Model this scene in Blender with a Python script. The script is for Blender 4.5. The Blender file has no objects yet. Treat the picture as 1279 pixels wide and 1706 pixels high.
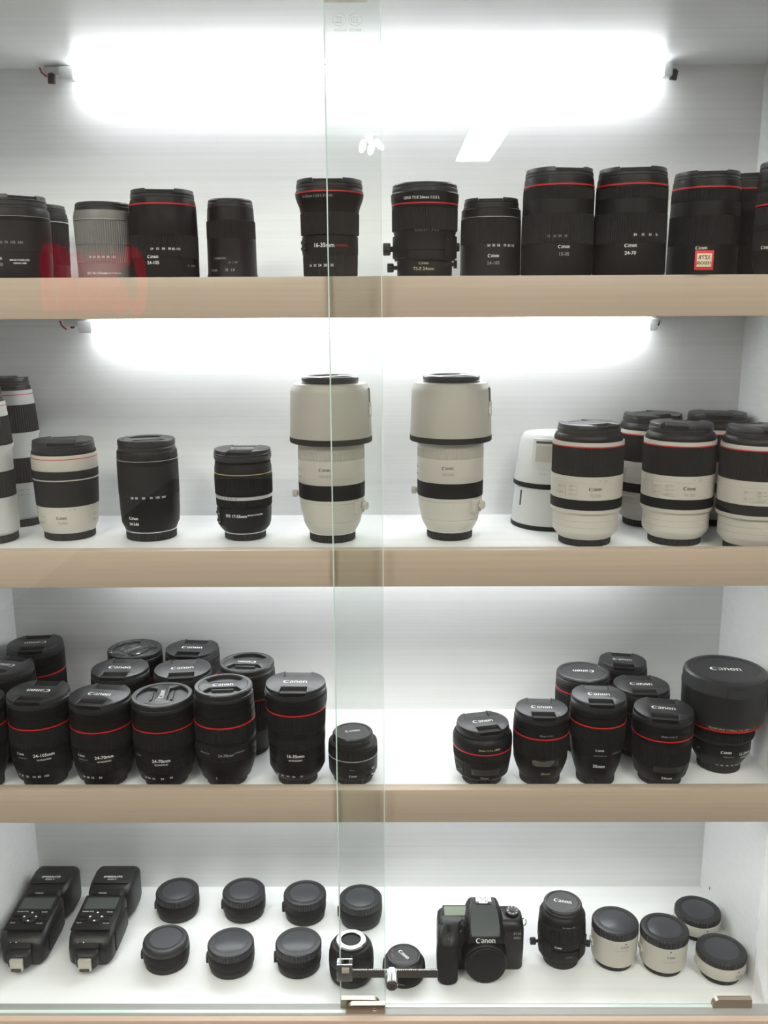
import bpy, bmesh, math, random
from mathutils import Vector, Matrix
random.seed(7)
PI = math.pi
rad = math.radians

# ------------------------------------------------------------------ camera
W_PX, H_PX = 1279, 1706
F_PX = 1514.4
PITCH, YAW, ROLL = .2175, .0062, -.0046
scene = bpy.context.scene
COL = scene.collection
cam = bpy.data.cameras.new('camera')
cam.sensor_fit = 'VERTICAL'
cam.sensor_height = 36.0
cam.sensor_width = 36.0 * W_PX / H_PX
cam.lens = 36.0 * F_PX / H_PX
cam.clip_start = .02
cam_o = bpy.data.objects.new('camera', cam)
COL.objects.link(cam_o)
fw = Vector((-math.sin(YAW) * math.cos(PITCH), math.cos(YAW) * math.cos(PITCH), -math.sin(PITCH)))
rt = Vector((math.cos(YAW), math.sin(YAW), 0))
up = rt.cross(fw)
r2 = rt * math.cos(ROLL) + up * math.sin(ROLL)
u2 = -rt * math.sin(ROLL) + up * math.cos(ROLL)
cam_o.matrix_world = Matrix(((r2.x, u2.x, -fw.x, .005), (r2.y, u2.y, -fw.y, -1.0594),
                             (r2.z, u2.z, -fw.z, 1.5), (0, 0, 0, 1)))
scene.camera = cam_o

# ------------------------------------------------------------------ world, exposure
wd = bpy.data.worlds.new('world')
scene.world = wd
wd.use_nodes = True
wd.node_tree.nodes['Background'].inputs[0].default_value = (.8, .85, .9, 1)
wd.node_tree.nodes['Background'].inputs[1].default_value = .05
vs = scene.view_settings
vs.view_transform = 'Standard'
vs.look = 'None'
vs.exposure = 0.59
vs.gamma = 1.0
vs.use_curve_mapping = False
TUBE_STRENGTH = 15.0
PANEL_STRENGTH = 13.0

# cabinet dimensions (metres)
XL, XR, D = -.5801, .5199, .2869
LIP = .0204           # front board stands this much above the shelf surface
TH = .0459            # height of a front board
ZC = 1.8268           # underside of the cabinet top
L1, L2, L3 = 1.5386, 1.2186, .9011     # upper edges of the three front boards
Z4 = .5623            # cabinet floor
S1, S2, S3, S4 = L1 - LIP, L2 - LIP, L3 - LIP, Z4


# ------------------------------------------------------------------ materials
def mat(name, col, rough=.5, metal=0., spec=.5, noise=None, bump=None, coat=0., emit=None):
    m = bpy.data.materials.new(name)
    m.use_nodes = True
    nt = m.node_tree
    b = nt.nodes['Principled BSDF']
    b.inputs['Base Color'].default_value = (*col, 1)
    b.inputs['Roughness'].default_value = rough
    b.inputs['Metallic'].default_value = metal
    b.inputs['Specular IOR Level'].default_value = spec
    b.inputs['Coat Weight'].default_value = coat
    if emit:
        b.inputs['Emission Color'].default_value = (*emit[0], 1)
        b.inputs['Emission Strength'].default_value = emit[1]
    if noise or bump:
        tc = nt.nodes.new('ShaderNodeTexCoord')
        mp = nt.nodes.new('ShaderNodeMapping')
        nz = nt.nodes.new('ShaderNodeTexNoise')
        nt.links.new(tc.outputs['Object'], mp.inputs[0])
        nt.links.new(mp.outputs[0], nz.inputs['Vector'])
        sc, det, amt = noise or bump
        mp.inputs['Scale'].default_value = sc
        nz.inputs['Scale'].default_value = 1
        nz.inputs['Detail'].default_value = det
        if noise:
            rp = nt.nodes.new('ShaderNodeValToRGB')
            rp.color_ramp.elements[0].position = .3
            rp.color_ramp.elements[1].position = .7
            rp.color_ramp.elements[0].color = (*[c * (1 - amt) for c in col], 1)
            rp.color_ramp.elements[1].color = (*[min(1, c * (1 + amt)) for c in col], 1)
            nt.links.new(nz.outputs['Fac'], rp.inputs[0])
            nt.links.new(rp.outputs[0], b.inputs['Base Color'])
        if bump:
            bp = nt.nodes.new('ShaderNodeBump')
            bp.inputs['Strength'].default_value = bump[2]
            bp.inputs['Distance'].default_value = .0005
            nt.links.new(nz.outputs['Fac'], bp.inputs['Height'])
            nt.links.new(bp.outputs[0], b.inputs['Normal'])
    return m


def glass_mat(name, tint):
    m = bpy.data.materials.new(name)
    m.use_nodes = True
    nt = m.node_tree
    nt.nodes.remove(nt.nodes['Principled BSDF'])
    out = nt.nodes['Material Output']
    tr = nt.nodes.new('ShaderNodeBsdfTransparent')
    tr.inputs[0].default_value = (*tint, 1)
    gl = nt.nodes.new('ShaderNodeBsdfGlossy')
    gl.inputs['Roughness'].default_value = .0
    gl.inputs[0].default_value = (1, 1, 1, 1)
    lw = nt.nodes.new('ShaderNodeLayerWeight')
    lw.inputs[0].default_value = .5
    p5 = nt.nodes.new('ShaderNodeMath'); p5.operation = 'POWER'; p5.inputs[1].default_value = 5
    ma = nt.nodes.new('ShaderNodeMath'); ma.operation = 'MULTIPLY_ADD'
    ma.inputs[1].default_value = .96; ma.inputs[2].default_value = .04
    mx = nt.nodes.new('ShaderNodeMixShader')
    nt.links.new(lw.outputs['Facing'], p5.inputs[0])
    nt.links.new(p5.outputs[0], ma.inputs[0])
    nt.links.new(ma.outputs[0], mx.inputs[0])
    nt.links.new(tr.outputs[0], mx.inputs[1])
    nt.links.new(gl.outputs[0], mx.inputs[2])
    nt.links.new(mx.outputs[0], out.inputs[0])
    return m


def emit_mat(name, col, s):
    m = bpy.data.materials.new(name)
    m.use_nodes = True
    nt = m.node_tree
    nt.nodes.remove(nt.nodes['Principled BSDF'])
    e = nt.nodes.new('ShaderNodeEmission')
    e.inputs[0].default_value = (*col, 1)
    e.inputs[1].default_value = s
    nt.links.new(e.outputs[0], nt.nodes['Material Output'].inputs[0])
    return m


M = {}
M['laminate'] = mat('white_laminate', (.85, .86, .862), .38, noise=((1.2, 60, 260), 3, .035))
M['beige'] = mat('beige_wood_edge', (.50, .40, .315), .42, noise=((2.5, 60, 230), 4, .05))
M['black'] = mat('black_plastic', (.010, .010, .011), .40, spec=.4, bump=((900, 900, 900), 2, .12))
M['satin'] = mat('black_satin_barrel', (.0075, .007, .0072), .48, spec=.28)
M['rubber'] = mat('black_ribbed_rubber', (.010, .0097, .010), .64, spec=.3)
M['cap'] = mat('black_cap_plastic', (.020, .0205, .0225), .38, spec=.5, bump=((1400, 1400, 1400), 2, .2))
M['gloss'] = mat('black_tab', (.0075, .0075, .008), .45, spec=.35)
M['disc'] = mat('blue_grey_cap_disc', (.042, .045, .053), .34, spec=.5)
M['capgrey'] = mat('dark_grey_cap_plastic', (.032, .034, .038), .42, spec=.5, bump=((1400, 1400, 1400), 2, .2))
M['rearcap'] = mat('black_rear_cap_plastic', (.016, .0155, .0155), .5, spec=.4)
M['white'] = mat('warm_white_lens_paint', (.50, .475, .425), .42)
M['hood'] = mat('pale_grey_hood_plastic', (.40, .378, .332), .48, bump=((700, 700, 700), 2, .15))
M['coolwhite'] = mat('cool_white_plastic', (.50, .51, .50), .42)
M['greyish'] = mat('reflection_grey_barrel', (.19, .185, .18), .45)  # grey stands in for a glass reflection veiling a black lens
M['greyband'] = mat('grey_ribbed_ring', (.42, .40, .36), .5)
M['red'] = mat('red_ring_paint', (.55, .012, .018), .35)
M['gold'] = mat('gold_ring_paint', (.55, .45, .18), .35, .3)
M['silver'] = mat('silver_metal', (.72, .72, .72), .25, 1)
M['pale_metal'] = mat('pale_satin_metal', (.52, .50, .43), .4, .5)
M['silverpaint'] = mat('silver_ring_paint', (.5, .5, .5), .35, .3)
M['print'] = mat('white_print', (.80, .80, .80), .5)
M['logo'] = mat('silver_white_logo_print', (.86, .86, .86), .45)
M['dimprint'] = mat('grey_print', (.30, .30, .30), .5)
M['darkprint'] = mat('black_print', (.03, .03, .03), .5)
M['redprint'] = mat('red_print', (.5, .03, .04), .5)
M['goldprint'] = mat('gold_print', (.5, .42, .25), .5)
M['lens_glass'] = mat('coated_lens_glass', (.03, .035, .03), .04, 0, .8, coat=1)
M['lcd'] = mat('grey_green_lcd', (.20, .24, .18), .25)
M['lcddark'] = mat('dark_lcd', (.055, .062, .06), .3)
M['prism'] = mat('dark_slate_plastic', (.055, .064, .068), .45, spec=.4)
M['grip'] = mat('black_grip_rubber', (.012, .011, .0105), .7, spec=.3, bump=((1500, 1500, 1500), 2, .5))
M['steel'] = mat('brushed_steel', (.55, .54, .52), .3, 1, bump=((40, 40, 900), 2, .1))
M['chrome'] = mat('polished_chrome', (.85, .85, .85), .08, 1)
M['bronze'] = mat('bronze_brown_metal', (.36, .31, .25), .3, .9)
M['alu'] = mat('aluminium_track', (.30, .31, .30), .5, .0)
M['pane'] = glass_mat('clear_green_glass', (.965, .978, .968))
M['glass_edge'] = mat('polished_glass_edge', (.62, .74, .70), .12, coat=.5)
M['tube'] = emit_mat('lit_tube', (.965, .968, 1.0), TUBE_STRENGTH)
M['fixture'] = mat('white_fixture_plastic', (.72, .74, .74), .4)
M['wire'] = mat('red_wire', (.4, .03, .03), .4)
M['dark'] = mat('dark_socket_plastic', (.05, .04, .04), .5)
M['film'] = glass_mat('crinkled_clear_film', (.93, .93, .93))
M['blue'] = mat('blue_vinyl', (.05, .09, .6), .4)
M['room_wall'] = mat('pale_room_paint', (.58, .55, .52), .8)
M['room_ceiling'] = mat('white_ceiling_paint', (.75, .75, .74), .8)
M['room_floor'] = mat('dark_floor_tile', (.022, .020, .019), .6, noise=((3, 3, 3), 3, .1))
M['panel'] = emit_mat('lit_ceiling_panel', (1.0, .95, .88), PANEL_STRENGTH)


# ------------------------------------------------------------------ mesh helpers
def finish(me, m, smooth=True, angle=32):
    me.materials.append(m)
    if smooth:
        me.polygons.foreach_set('use_smooth', [True] * len(me.polygons))
        me.set_sharp_from_angle(angle=rad(angle))
    me.update()
    return me


def from_bm(bm, m, smooth=True, angle=32, name='mesh'):
    bmesh.ops.recalc_face_normals(bm, faces=bm.faces)
    me = bpy.data.meshes.new(name)
    bm.to_mesh(me)
    bm.free()
    return finish(me, m, smooth, angle)


def obj(name, me, parent=None, loc=(0, 0, 0), rot=(0, 0, 0), label=None):
    o = bpy.data.objects.new(name, me)
    COL.objects.link(o)
    o.parent = parent
    o.location = loc
    o.rotation_euler = rot
    if label:
        o['label'] = label
    return o


def thing(name, label, cat, loc=(0, 0, 0), rotz=0., group=None):
    o = bpy.data.objects.new(name, None)
    o.empty_display_size = .02
    COL.objects.link(o)
    o.location = loc
    o.rotation_euler = (0, 0, rotz)
    o['label'] = label
    o['category'] = cat
    if group:
        o['group'] = group
    return o


def bm_box(bm, x0, x1, y0, y1, z0, z1, bev=0., seg=2):
    r = bmesh.ops.create_cube(bm, size=1)
    vs_ = r['verts']
    for v in vs_:
        v.co = Vector(((x0 + x1) / 2 + v.co.x * (x1 - x0), (y0 + y1) / 2 + v.co.y * (y1 - y0),
                       (z0 + z1) / 2 + v.co.z * (z1 - z0)))
    if bev > 0:
        es = list({e for v in vs_ for e in v.link_edges})
        bmesh.ops.bevel(bm, geom=es, offset=bev, segments=seg, affect='EDGES', profile=.5)


def box_mesh(x0, x1, y0, y1, z0, z1, m, bev=0., seg=2):
    bm = bmesh.new()
    bm_box(bm, x0, x1, y0, y1, z0, z1, bev, seg)
    return from_bm(bm, m, bev > 0)


def lathe(profile, m, seg=72, ribs=0, depth=.7, closed=True, mm=True, name='lathe'):
    """profile [(r, z)...] from bottom to top; ribs cuts grooves of `depth` round the inner rows."""
    k = .001 if mm else 1.
    if ribs:
        seg = ribs * 4
    verts, faces = [], []
    n = len(profile)
    cs = [(math.sin(2 * PI * i / seg), -math.cos(2 * PI * i / seg)) for i in range(seg)]
    for j, (r, z) in enumerate(profile):
        for i in range(seg):
            rr = r
            if ribs and 0 < j < n - 1 and (i % 4) in (2, 3):
                rr = r - depth
            verts.append((rr * cs[i][0] * k, rr * cs[i][1] * k, z * k))
    for j in range(n - 1):
        for i in range(seg):
            a = j * seg + i
            b = j * seg + (i + 1) % seg
            faces.append((a, b, b + seg, a + seg))
    if closed:
        if profile[0][0] > .05:
            faces.append(tuple(range(seg - 1, -1, -1)))
        if profile[-1][0] > .05:
            faces.append(tuple((n - 1) * seg + i for i in range(seg)))
    me = bpy.data.meshes.new(name)
    me.from_pydata(verts, [], faces)
    me.validate()
    return finish(me, m)


def ring_profile(r0, z0, r1, z1, inset=.7, ch=.5):
    """a ring with chamfered ends so that a groove shows where it meets its neighbours"""
    return [(r0 - inset, z0), (r0, z0 + ch), (r1, z1 - ch), (r1 - inset, z1)]


def patch(rfun, p0, p1, z0, z1, t, m, seg=10):
    """curved plate lying on a barrel between angles p0..p1 (deg) and heights z0..z1 (mm)"""
    bm = bmesh.new()
    rows = []
    for i in range(seg + 1):
        a = rad(p0 + (p1 - p0) * i / seg)
        col = []
        for (zz, dr) in ((z0, -1.5), (z0 + .3, t), (z1 - .3, t), (z1, -1.5)):
            r = (rfun(zz) + dr) * .001
            col.append(bm.verts.new((r * math.sin(a), -r * math.cos(a), zz * .001)))
        rows.append(col)
    for i in range(seg):
        for j in range(3):
            bm.faces.new((rows[i][j], rows[i + 1][j], rows[i + 1][j + 1], rows[i][j + 1]))
    bm.faces.new(rows[0])
    bm.faces.new(rows[-1][::-1])
    return from_bm(bm, m, False)


# ------------------------------------------------------------------ lettering
def strip(pts, ws):
    """variable-width stroke -> list of quads (verts, faces)"""
    V, Fc = [], []
    n = len(pts)
    for i, (x, y) in enumerate(pts):
        x0, y0 = pts[max(0, i - 1)]
        x1, y1 = pts[min(n - 1, i + 1)]
        dx, dy = x1 - x0, y1 - y0
        l = math.hypot(dx, dy) or 1
        nx, ny = -dy / l, dx / l
        w = ws[i] / 2
        V += [(x + nx * w, y + ny * w), (x - nx * w, y - ny * w)]
    for i in range(n - 1):
        Fc.append((2 * i + 1, 2 * i + 3, 2 * i + 2, 2 * i))
    return V, Fc


def arc(cx, cy, rx, ry, a0, a1, n, w0, w1, wm):
    pts, ws = [], []
    for i in range(n + 1):
        t = i / n
        a = rad(a0 + (a1 - a0) * t)
        pts.append((cx + rx * math.cos(a), cy + ry * math.sin(a)))
        s = math.sin(PI * t)
        ws.append((w0 * (1 - t) + w1 * t) * (1 - s) + wm * s)
    return strip(pts, ws)


def logo_glyphs():
    """strokes of the five letters: [(strokes, x offset)]"""
    C_ = [arc(.46, .48, .40, .46, 62, 322, 18, .05, .05, .25), strip([(.62, .93), (.74, .84), (.80, .70)], [.16, .14, .02])]
    a_ = [arc(.27, .50, .20, .17, 170, 20, 8, .13, .13, .07),
          strip([(.45, .56), (.46, .3), (.47, .08), (.58, .02)], [.15, .16, .15, .04]),
          arc(.26, .17, .19, .16, 70, 320, 10, .05, .05, .13)]
    n_ = [strip([(.10, 0), (.10, .62)], [.17, .17]), strip([(-.02, .64), (.12, .60)], [.05, .10]),
          arc(.32, .42, .20, .20, 150, 0, 8, .05, .16, .12), strip([(.52, .44), (.52, 0)], [.17, .17]),
          strip([(0, .02), (.2, .02)], [.05, .05]), strip([(.42, .02), (.62, .02)], [.05, .05])]
    pts, ws = [], []
    for i in range(17):
        a = 2 * PI * i / 16
        pts.append((.31 + .24 * math.cos(a), .32 + .27 * math.sin(a)))
        ws.append(.10 + .10 * abs(math.cos(a)))
    o_ = [strip(pts, ws)]
    up_ = lambda g: [([(x, y * 1.2) for x, y in V], Fc) for V, Fc in g]
    a_, n_, o_ = up_(a_), up_(n_), up_(o_)
    w = 3.80
    return [(C_, -w / 2), (a_, .98 - w / 2), (n_, 1.68 - w / 2), (o_, 2.42 - w / 2), (n_, 3.16 - w / 2)]


def logo_flat():
    V, Fc = [], []
    for strokes, dx in logo_glyphs():
        for g in strokes:
            b = len(V)
            V.extend([(x + dx, y - .45) for x, y in g[0]])
            Fc.extend([tuple(i + b for i in f) for f in g[1]])
    return V, Fc


LOGO = logo_flat()          # cap height 1, width about 3.8
TEXT_CACHE = {}


def text_flat(s, bold=0.):
    if s == '@':
        return LOGO
    key = (s, bold)
    if key in TEXT_CACHE:
        return TEXT_CACHE[key]
    cu = bpy.data.curves.new('txt', 'FONT')
    cu.body = s
    cu.size = 1.35
    cu.align_x = 'CENTER'
    cu.align_y = 'CENTER'
    cu.resolution_u = 2
    cu.offset = bold
    o = bpy.data.objects.new('txt', cu)
    COL.objects.link(o)
    bpy.context.view_layer.update()
    ev = o.evaluated_get(bpy.context.evaluated_depsgraph_get())
    me = bpy.data.meshes.new_from_object(ev)
    V = [(v.co.x, v.co.y) for v in me.vertices]
    Fc = [tuple(p.vertices) for p in me.polygons]
    bpy.data.objects.remove(o)
    bpy.data.meshes.remove(me)
    bpy.data.curves.remove(cu)
    TEXT_CACHE[key] = (V, Fc)
    return V, Fc


def text_wrapped(s, h, phi, z, rfun, m, sx=1., bold=0., slant=0.):
    V, Fc = text_flat(s, bold)
    r0 = rfun(z)
    out = []
    for x, y in V:
        zz = z + y * h + slant * x * h
        r = rfun(zz) + .22
        a = rad(phi) + x * h * sx / r0
        out.append((r * math.sin(a) * .001, -r * math.cos(a) * .001, zz * .001))
    me = bpy.data.meshes.new('print')
    me.from_pydata(out, [], Fc)
    return finish(me, m, False)


def text_plane(s, h, m, sx=1., bold=0., mirror=False):
    """flat print in the XY plane, facing +Z, centred on the origin (h in mm)"""
    V, Fc = text_flat(s, bold)
    k = -1 if mirror else 1
    out = [(k * x * h * sx * .001, y * h * .001, 0) for x, y in V]
    if mirror:
        Fc = [f[::-1] for f in Fc]
    me = bpy.data.meshes.new('print')
    me.from_pydata(out, [], Fc)
    return finish(me, m, False)


# ------------------------------------------------------------------ caps
CAPS = {}


def poly_prism(bm, pts, z0, z1):
    lo = [bm.verts.new((x, y, z0)) for x, y in pts]
    hi = [bm.verts.new((x, y, z1)) for x, y in pts]
    bm.faces.new(hi)
    n = len(pts)
    for i in range(n):
        bm.faces.new((lo[i], lo[(i + 1) % n], hi[(i + 1) % n], hi[i]))


def cap_meshes(kind, R, H):
    key = (kind, round(R, 1), round(H, 1))
    if key in CAPS:
        return CAPS[key]
    parts = []
    k = .001
    if kind == 'pinch':
        Rt = R - .9
        base = lathe([(R - 2, 0), (R - .8, .0), (R - .8, H * .18), (R, H * .22), (R, H * .42), (R - .9, H * .46),
                      (R - .9, H * .54), (R, H * .58), (R, H - 5.2), (R - .6, H - 4.8), (Rt - .5, H - 5.4), (Rt - 1, H - 6.6), (0, H - 6.8)], M['cap'])
        parts.append(('front_cap', base))
        a, b = R * .44, R * .40
        ya = math.sqrt(Rt * Rt - a * a)
        th = math.atan2(ya, a)
        pts = [(Rt * math.cos(-th + 2 * th * i / 20), Rt * math.sin(-th + 2 * th * i / 20)) for i in range(21)]
        pts += [(a * .97, b), (-a * .97, b)]
        pts += [(-x, -y) for x, y in pts[:21]]
        pts += [(-a * .97, -b), (a * .97, -b)]
        bm = bmesh.new()
        poly_prism(bm, [(x * k, y * k) for x, y in pts], (H - 6.6) * k, H * k)
        bmesh.ops.recalc_face_normals(bm, faces=bm.faces)
        top = [e for e in bm.edges if all(v.co.z > (H - .5) * k for v in e.verts)]
        bmesh.ops.bevel(bm, geom=top, offset=.7 * k, segments=2, affect='EDGES', profile=.5)
        parts.append(('cap_face', from_bm(bm, M['cap'], True, 40)))
        for s in (1, -1):
            bm = bmesh.new()
            y0, y1 = b + .8, ya - .3
            zs = ((y0, H - 4.6), (y1 * .86 + y0 * .14, H - 1.7), (y1, H - 1.4))
            vv = [[bm.verts.new((sx * (a - .5) * k, s * y * k, z * k)) for sx in (-1, 1)] for y, z in zs]
            lo = [[bm.verts.new((sx * (a - .5) * k, s * y * k, (H - 7) * k)) for sx in (-1, 1)] for y, z in (zs[0], zs[2])]
            for i in range(2):
                bm.faces.new((vv[i][0], vv[i][1], vv[i + 1][1], vv[i + 1][0]))
            bm.faces.new((vv[2][0], vv[2][1], lo[1][1], lo[1][0]))
            bm.faces.new((vv[0][0], vv[0][1], lo[0][1], lo[0][0]))
            bm.faces.new((lo[0][0], vv[0][0], vv[1][0], vv[2][0], lo[1][0]))
            bm.faces.new((lo[0][1], vv[0][1], vv[1][1], vv[2][1], lo[1][1]))
            parts.append(('grip_tab', from_bm(bm, M['gloss'], False)))
    elif kind == 'inner':
        Rt = R - .8
        base = lathe([(R - 2, 0), (R, .3), (R, H * .3), (R - .8, H * .36), (R - .8, H * .42), (R, H * .48), (R, H - 1.6),
                      (R - 1.2, H), (R * .86, H), (R * .83, H - .9), (R * .82, H - 4.5), (0, H - 4.5)], M['cap'])
        parts.append(('front_cap', base))
        q = R * .835
        th = rad(38)
        pts = [(q * math.cos(-th + 2 * th * i / 14), q * math.sin(-th + 2 * th * i / 14)) for i in range(15)]
        pts += [(R * .46, R * .20), (-R * .46, R * .20)]
        pts += [(-x, -y) for x, y in pts[:15]]
        pts += [(-R * .46, -R * .20), (R * .46, -R * .20)]
        bm = bmesh.new()
        poly_prism(bm, [(x * k, y * k) for x, y in pts], (H - 4.6) * k, (H - .3) * k)
        bmesh.ops.recalc_face_normals(bm, faces=bm.faces)
        top = [e for e in bm.edges if all(v.co.z > (H - 1) * k for v in e.verts)]
        bmesh.ops.bevel(bm, geom=top, offset=.9 * k, segments=2, affect='EDGES', profile=.5)
        parts.append(('cap_bridge', from_bm(bm, M['cap'], True, 40)))
        for s in (1, -1):
            bm = bmesh.new()
            bm_box(bm, -R * .36 * k, R * .36 * k, min(s * R * .30, s * R * .37) * k, max(s * R * .30, s * R * .37) * k,
                   (H - 5) * k, (H - 1.6) * k, .4 * k)
            parts.append(('grip_tab', from_bm(bm, M['capgrey'])))
    elif kind == 'flat':
        ri = R * .80
        parts.append(('front_cap', lathe([(R - 1, 0), (R, .4), (R, H * .45), (R - .6, H * .5), (R - .6, H - 2.2), (R - 1.8, H - .5),
                                          (R - 3, H), (ri + .8, H), (ri + .3, H - .4), (ri, H - .9), (ri - .6, H - .5), (0, H - .35)], M['cap'])))
    elif kind == 'big':
        ri = R * .76
        parts.append(('front_cap', lathe([(R * .93, 0), (R * .955, 2), (R * .975, H * .22), (R * .99, H * .66), (R, H * .68), (R, H * .72), (R * .985, H * .75),
                                          (R * .975, H - 6), (R * .955, H - 2.5), (R * .91, H - .6), (R * .86, H), (ri + 1.5, H), (ri, H - 1.3), (ri - 2, H - 1.3), (0, H - 1.0)],
                                         M['cap'], 96)))
    elif kind == 'ribcap':
        nb = 48
        ri = R * .74
        parts.append(('ribbed_cap', lathe([(R - 1.2, 0), (R, .6), (R, H - 2.2), (R - 1.6, H - .4)], M['cap'], ribs=nb, depth=1.0)))
        parts.append(('cap_face', lathe([(R - 1.6, H - 1.4), (R - 1.5, H - .6), (R - 3, H), (ri + .7, H), (ri + .2, H - 1.6), (0, H - 1.6)], M['cap'])))
        parts.append(('cap_disc', lathe([(ri - 1.2, H - 1.7), (ri - 1.2, H - .7), (ri - 1.9, H - .3), (0, H - .2)], M['disc'])))
    elif kind == 'dome':
        ri = R * .74
        parts.append(('smooth_cap', lathe([(R - 1, 0), (R, .5), (R, H * .45), (R - 1.0, H * .75), (R - 3.2, H - .6), (ri + 2, H), (ri + .7, H - .2), (ri + .2, H - 1.4), (0, H - 1.4)], M['cap'])))
        parts.append(('cap_disc', lathe([(ri - 1.2, H - 1.5), (ri - 1.2, H - .9), (ri - 1.8, H - .5), (0, H - .4)], M['disc'])))
    CAPS[key] = parts
    return parts


def put_cap(root, kind, R, z, H, ang=0., logo=1., logo_mat='logo', top_off=0.):
    parts = cap_meshes(kind, R, H)
    c = obj(parts[0][0], parts[0][1], root, (0, 0, z * .001), (0, 0, rad(ang)))
    for nm, me in parts[1:]:
        obj(nm, me, c)
    if logo:
        hz = {'pinch': H, 'inner': H - .3, 'flat': H - .35, 'big': H - 1.0}.get(kind, H)
        h = R * .205 * logo
        obj('logo', text_plane('@', h, M[logo_mat], 1.0), c, (0, 0, hz * .001 + .00015))
    return c


# ------------------------------------------------------------------ lens templates
# (part name, material, kind, profile / ring values)
def B(*pts):
    return ('barrel', 'satin', list(pts), 0)


def sec(name, m, pts, ribs=0):
    return (name, m, pts, ribs)


def rear(r, h, m='rearcap'):
    return ('rear_cap', m, [(r - 1.4, 0), (r - .2, .8), (r, h * .5), (r, h - .6), (r - .8, h)], 44)


def ring(name, m, r0, z0, r1, z1, ribs=0):
    return (name, m, ring_profile(r0, z0, r1, z1), ribs)


def line(m, r, z, h=1.2, name=None):
    return (name or {'red': 'red_ring', 'gold': 'gold_ring', 'silverpaint': 'silver_ring', 'white': 'white_ring', 'silver': 'mount_ring'}.get(m, 'groove_ring'),
            m, [(r - .8, z), (r, z + .1), (r, z + h - .1), (r - .8, z + h)], 0)


T = {}
# name: (sections, cap spec (kind, R, z, H))
T['rf24105l'] = ([rear(33, 16), B((35, 16), (39, 19), (40.3, 25), (40.5, 45)), ring('control_ring', 'rubber', 40.6, 45, 40.5, 72, 90),
                  B((40.2, 72), (40.4, 73), (40.2, 90), (39.7, 106)), line('red', 39.9, 106, 1.9), B((39.4, 107.5), (39.2, 110), (38.2, 113.6))],
                 ('pinch', 38, 113, 11.6))
T['efs18135'] = ([rear(32, 16), B((31, 16), (34.4, 20), (34.6, 40)), ring('zoom_ring', 'rubber', 34.8, 40, 35.0, 62, 80), ring('focus_ring', 'rubber', 35.4, 62, 36.1, 90, 80),
                  line('silverpaint', 36.3, 90.6, 1.1), B((36.0, 91), (36.1, 96), (35.2, 99), (34.7, 102))], ('pinch', 33.6, 101.5, 10.5))
T['rf24105s'] = ([rear(33, 16), B((34, 16), (37.2, 20), (37.0, 60)), ring('zoom_ring', 'rubber', 37.0, 60, 36.6, 90, 90), line('silverpaint', 36.7, 91, .8),
                  B((36.4, 91.5), (36.0, 101), (34.2, 102), (34, 104))], ('pinch', 33.4, 103.5, 10.6))
T['macro'] = ([rear(32, 14), B((32.2, 14), (32.0, 24), (30.7, 29), (30.5, 56), (30.4, 70)), ring('focus_ring', 'rubber', 30.5, 70, 30.3, 91.5, 80),
               B((29.2, 91), (29.0, 98), (28.4, 107)), ], ('flat', 28.0, 107, 10.6))
T['rf24240'] = ([rear(34, 11.5), line('silver', 34.4, 11.6, 1.4), B((34, 12.6), (38.6, 23), (39.6, 38), (40.2, 62)), ring('zoom_ring', 'rubber', 40.4, 62, 40.5, 104, 0),
                 B((40.1, 104), (40.4, 105), (40.4, 109)), line('silverpaint', 40.7, 109.2, .7), B((40.2, 109.8), (39.9, 119), (38.8, 121.5))], ('inner', 37.9, 121, 15))
T['ef1635ii'] = ([rear(33, 18), B((31.5, 18), (32.5, 22), (32.6, 24)), ring('zoom_ring', 'rubber', 33, 24, 33.4, 47, 76), B((33.2, 47), (33.9, 49), (34, 69)),
                  ring('focus_ring', 'rubber', 35.2, 71, 35.6, 96, 84), B((34.8, 96), (35.6, 99), (36.4, 103), (39.0, 109), (40.6, 114), (41, 117.5)), line('red', 41.3, 117.5, 1.8),
                  B((40.8, 119), (40.5, 121), (39.8, 122.5))], ('pinch', 39.9, 122, 12))
T['tse24'] = ([rear(33, 15), B((33, 15), (33.3, 20), (33.6, 41)), B((36.6, 41), (37, 43), (37, 48)), B((35.6, 48), (35.6, 53)), B((37, 53), (37, 70), (38, 75)),
               ring('focus_ring', 'rubber', 39.6, 75, 39.8, 100, 84), B((39.3, 100), (39.8, 101), (39.9, 104)), line('red', 40.1, 104, 1.8), B((39.8, 105.6), (40.6, 110), (40.7, 117), (39.6, 118.5))],
              ('flat', 39.3, 118, 11))
T['rf2470'] = ([rear(33, 16), B((35, 16), (41, 20), (43, 26), (43, 58)), ring('zoom_ring', 'rubber', 43, 58, 42.6, 92, 96), B((42.3, 92), (42.3, 93), (42.1, 108)), ring('control_ring', 'rubber', 42.2, 108, 41.9, 121, 110),
                B((41.6, 121), (41.6, 123)), line('red', 41.9, 123, 1.9), B((41.4, 124.6), (41, 127), (40.9, 130), (40.3, 133))], ('pinch', 39.9, 132.5, 11.3))
T['ef70200f4'] = ([rear(34, 11), ('white_barrel', 'coolwhite', [(33, 11), (36.3, 14.5), (36.5, 20), (35.8, 64)], 0), ring('focus_ring', 'rubber', 35.9, 64, 35.4, 100, 54),
                   ('white_barrel', 'coolwhite', [(35, 100), (35.2, 101), (35.3, 127), (37.6, 133), (37.6, 136)], 0), ring('zoom_ring', 'rubber', 37.2, 136, 34.4, 175, 66),
                   ('white_barrel', 'coolwhite', [(33.7, 175), (34, 176), (32.8, 189)], 0), line('red', 32.95, 188.6, 1.3), ('white_barrel', 'coolwhite', [(32.6, 189.8), (32.3, 195)], 0), B((31, 195), (30, 199), (29.6, 201))],
                  ('pinch', 29.3, 200.5, 12))
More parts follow.
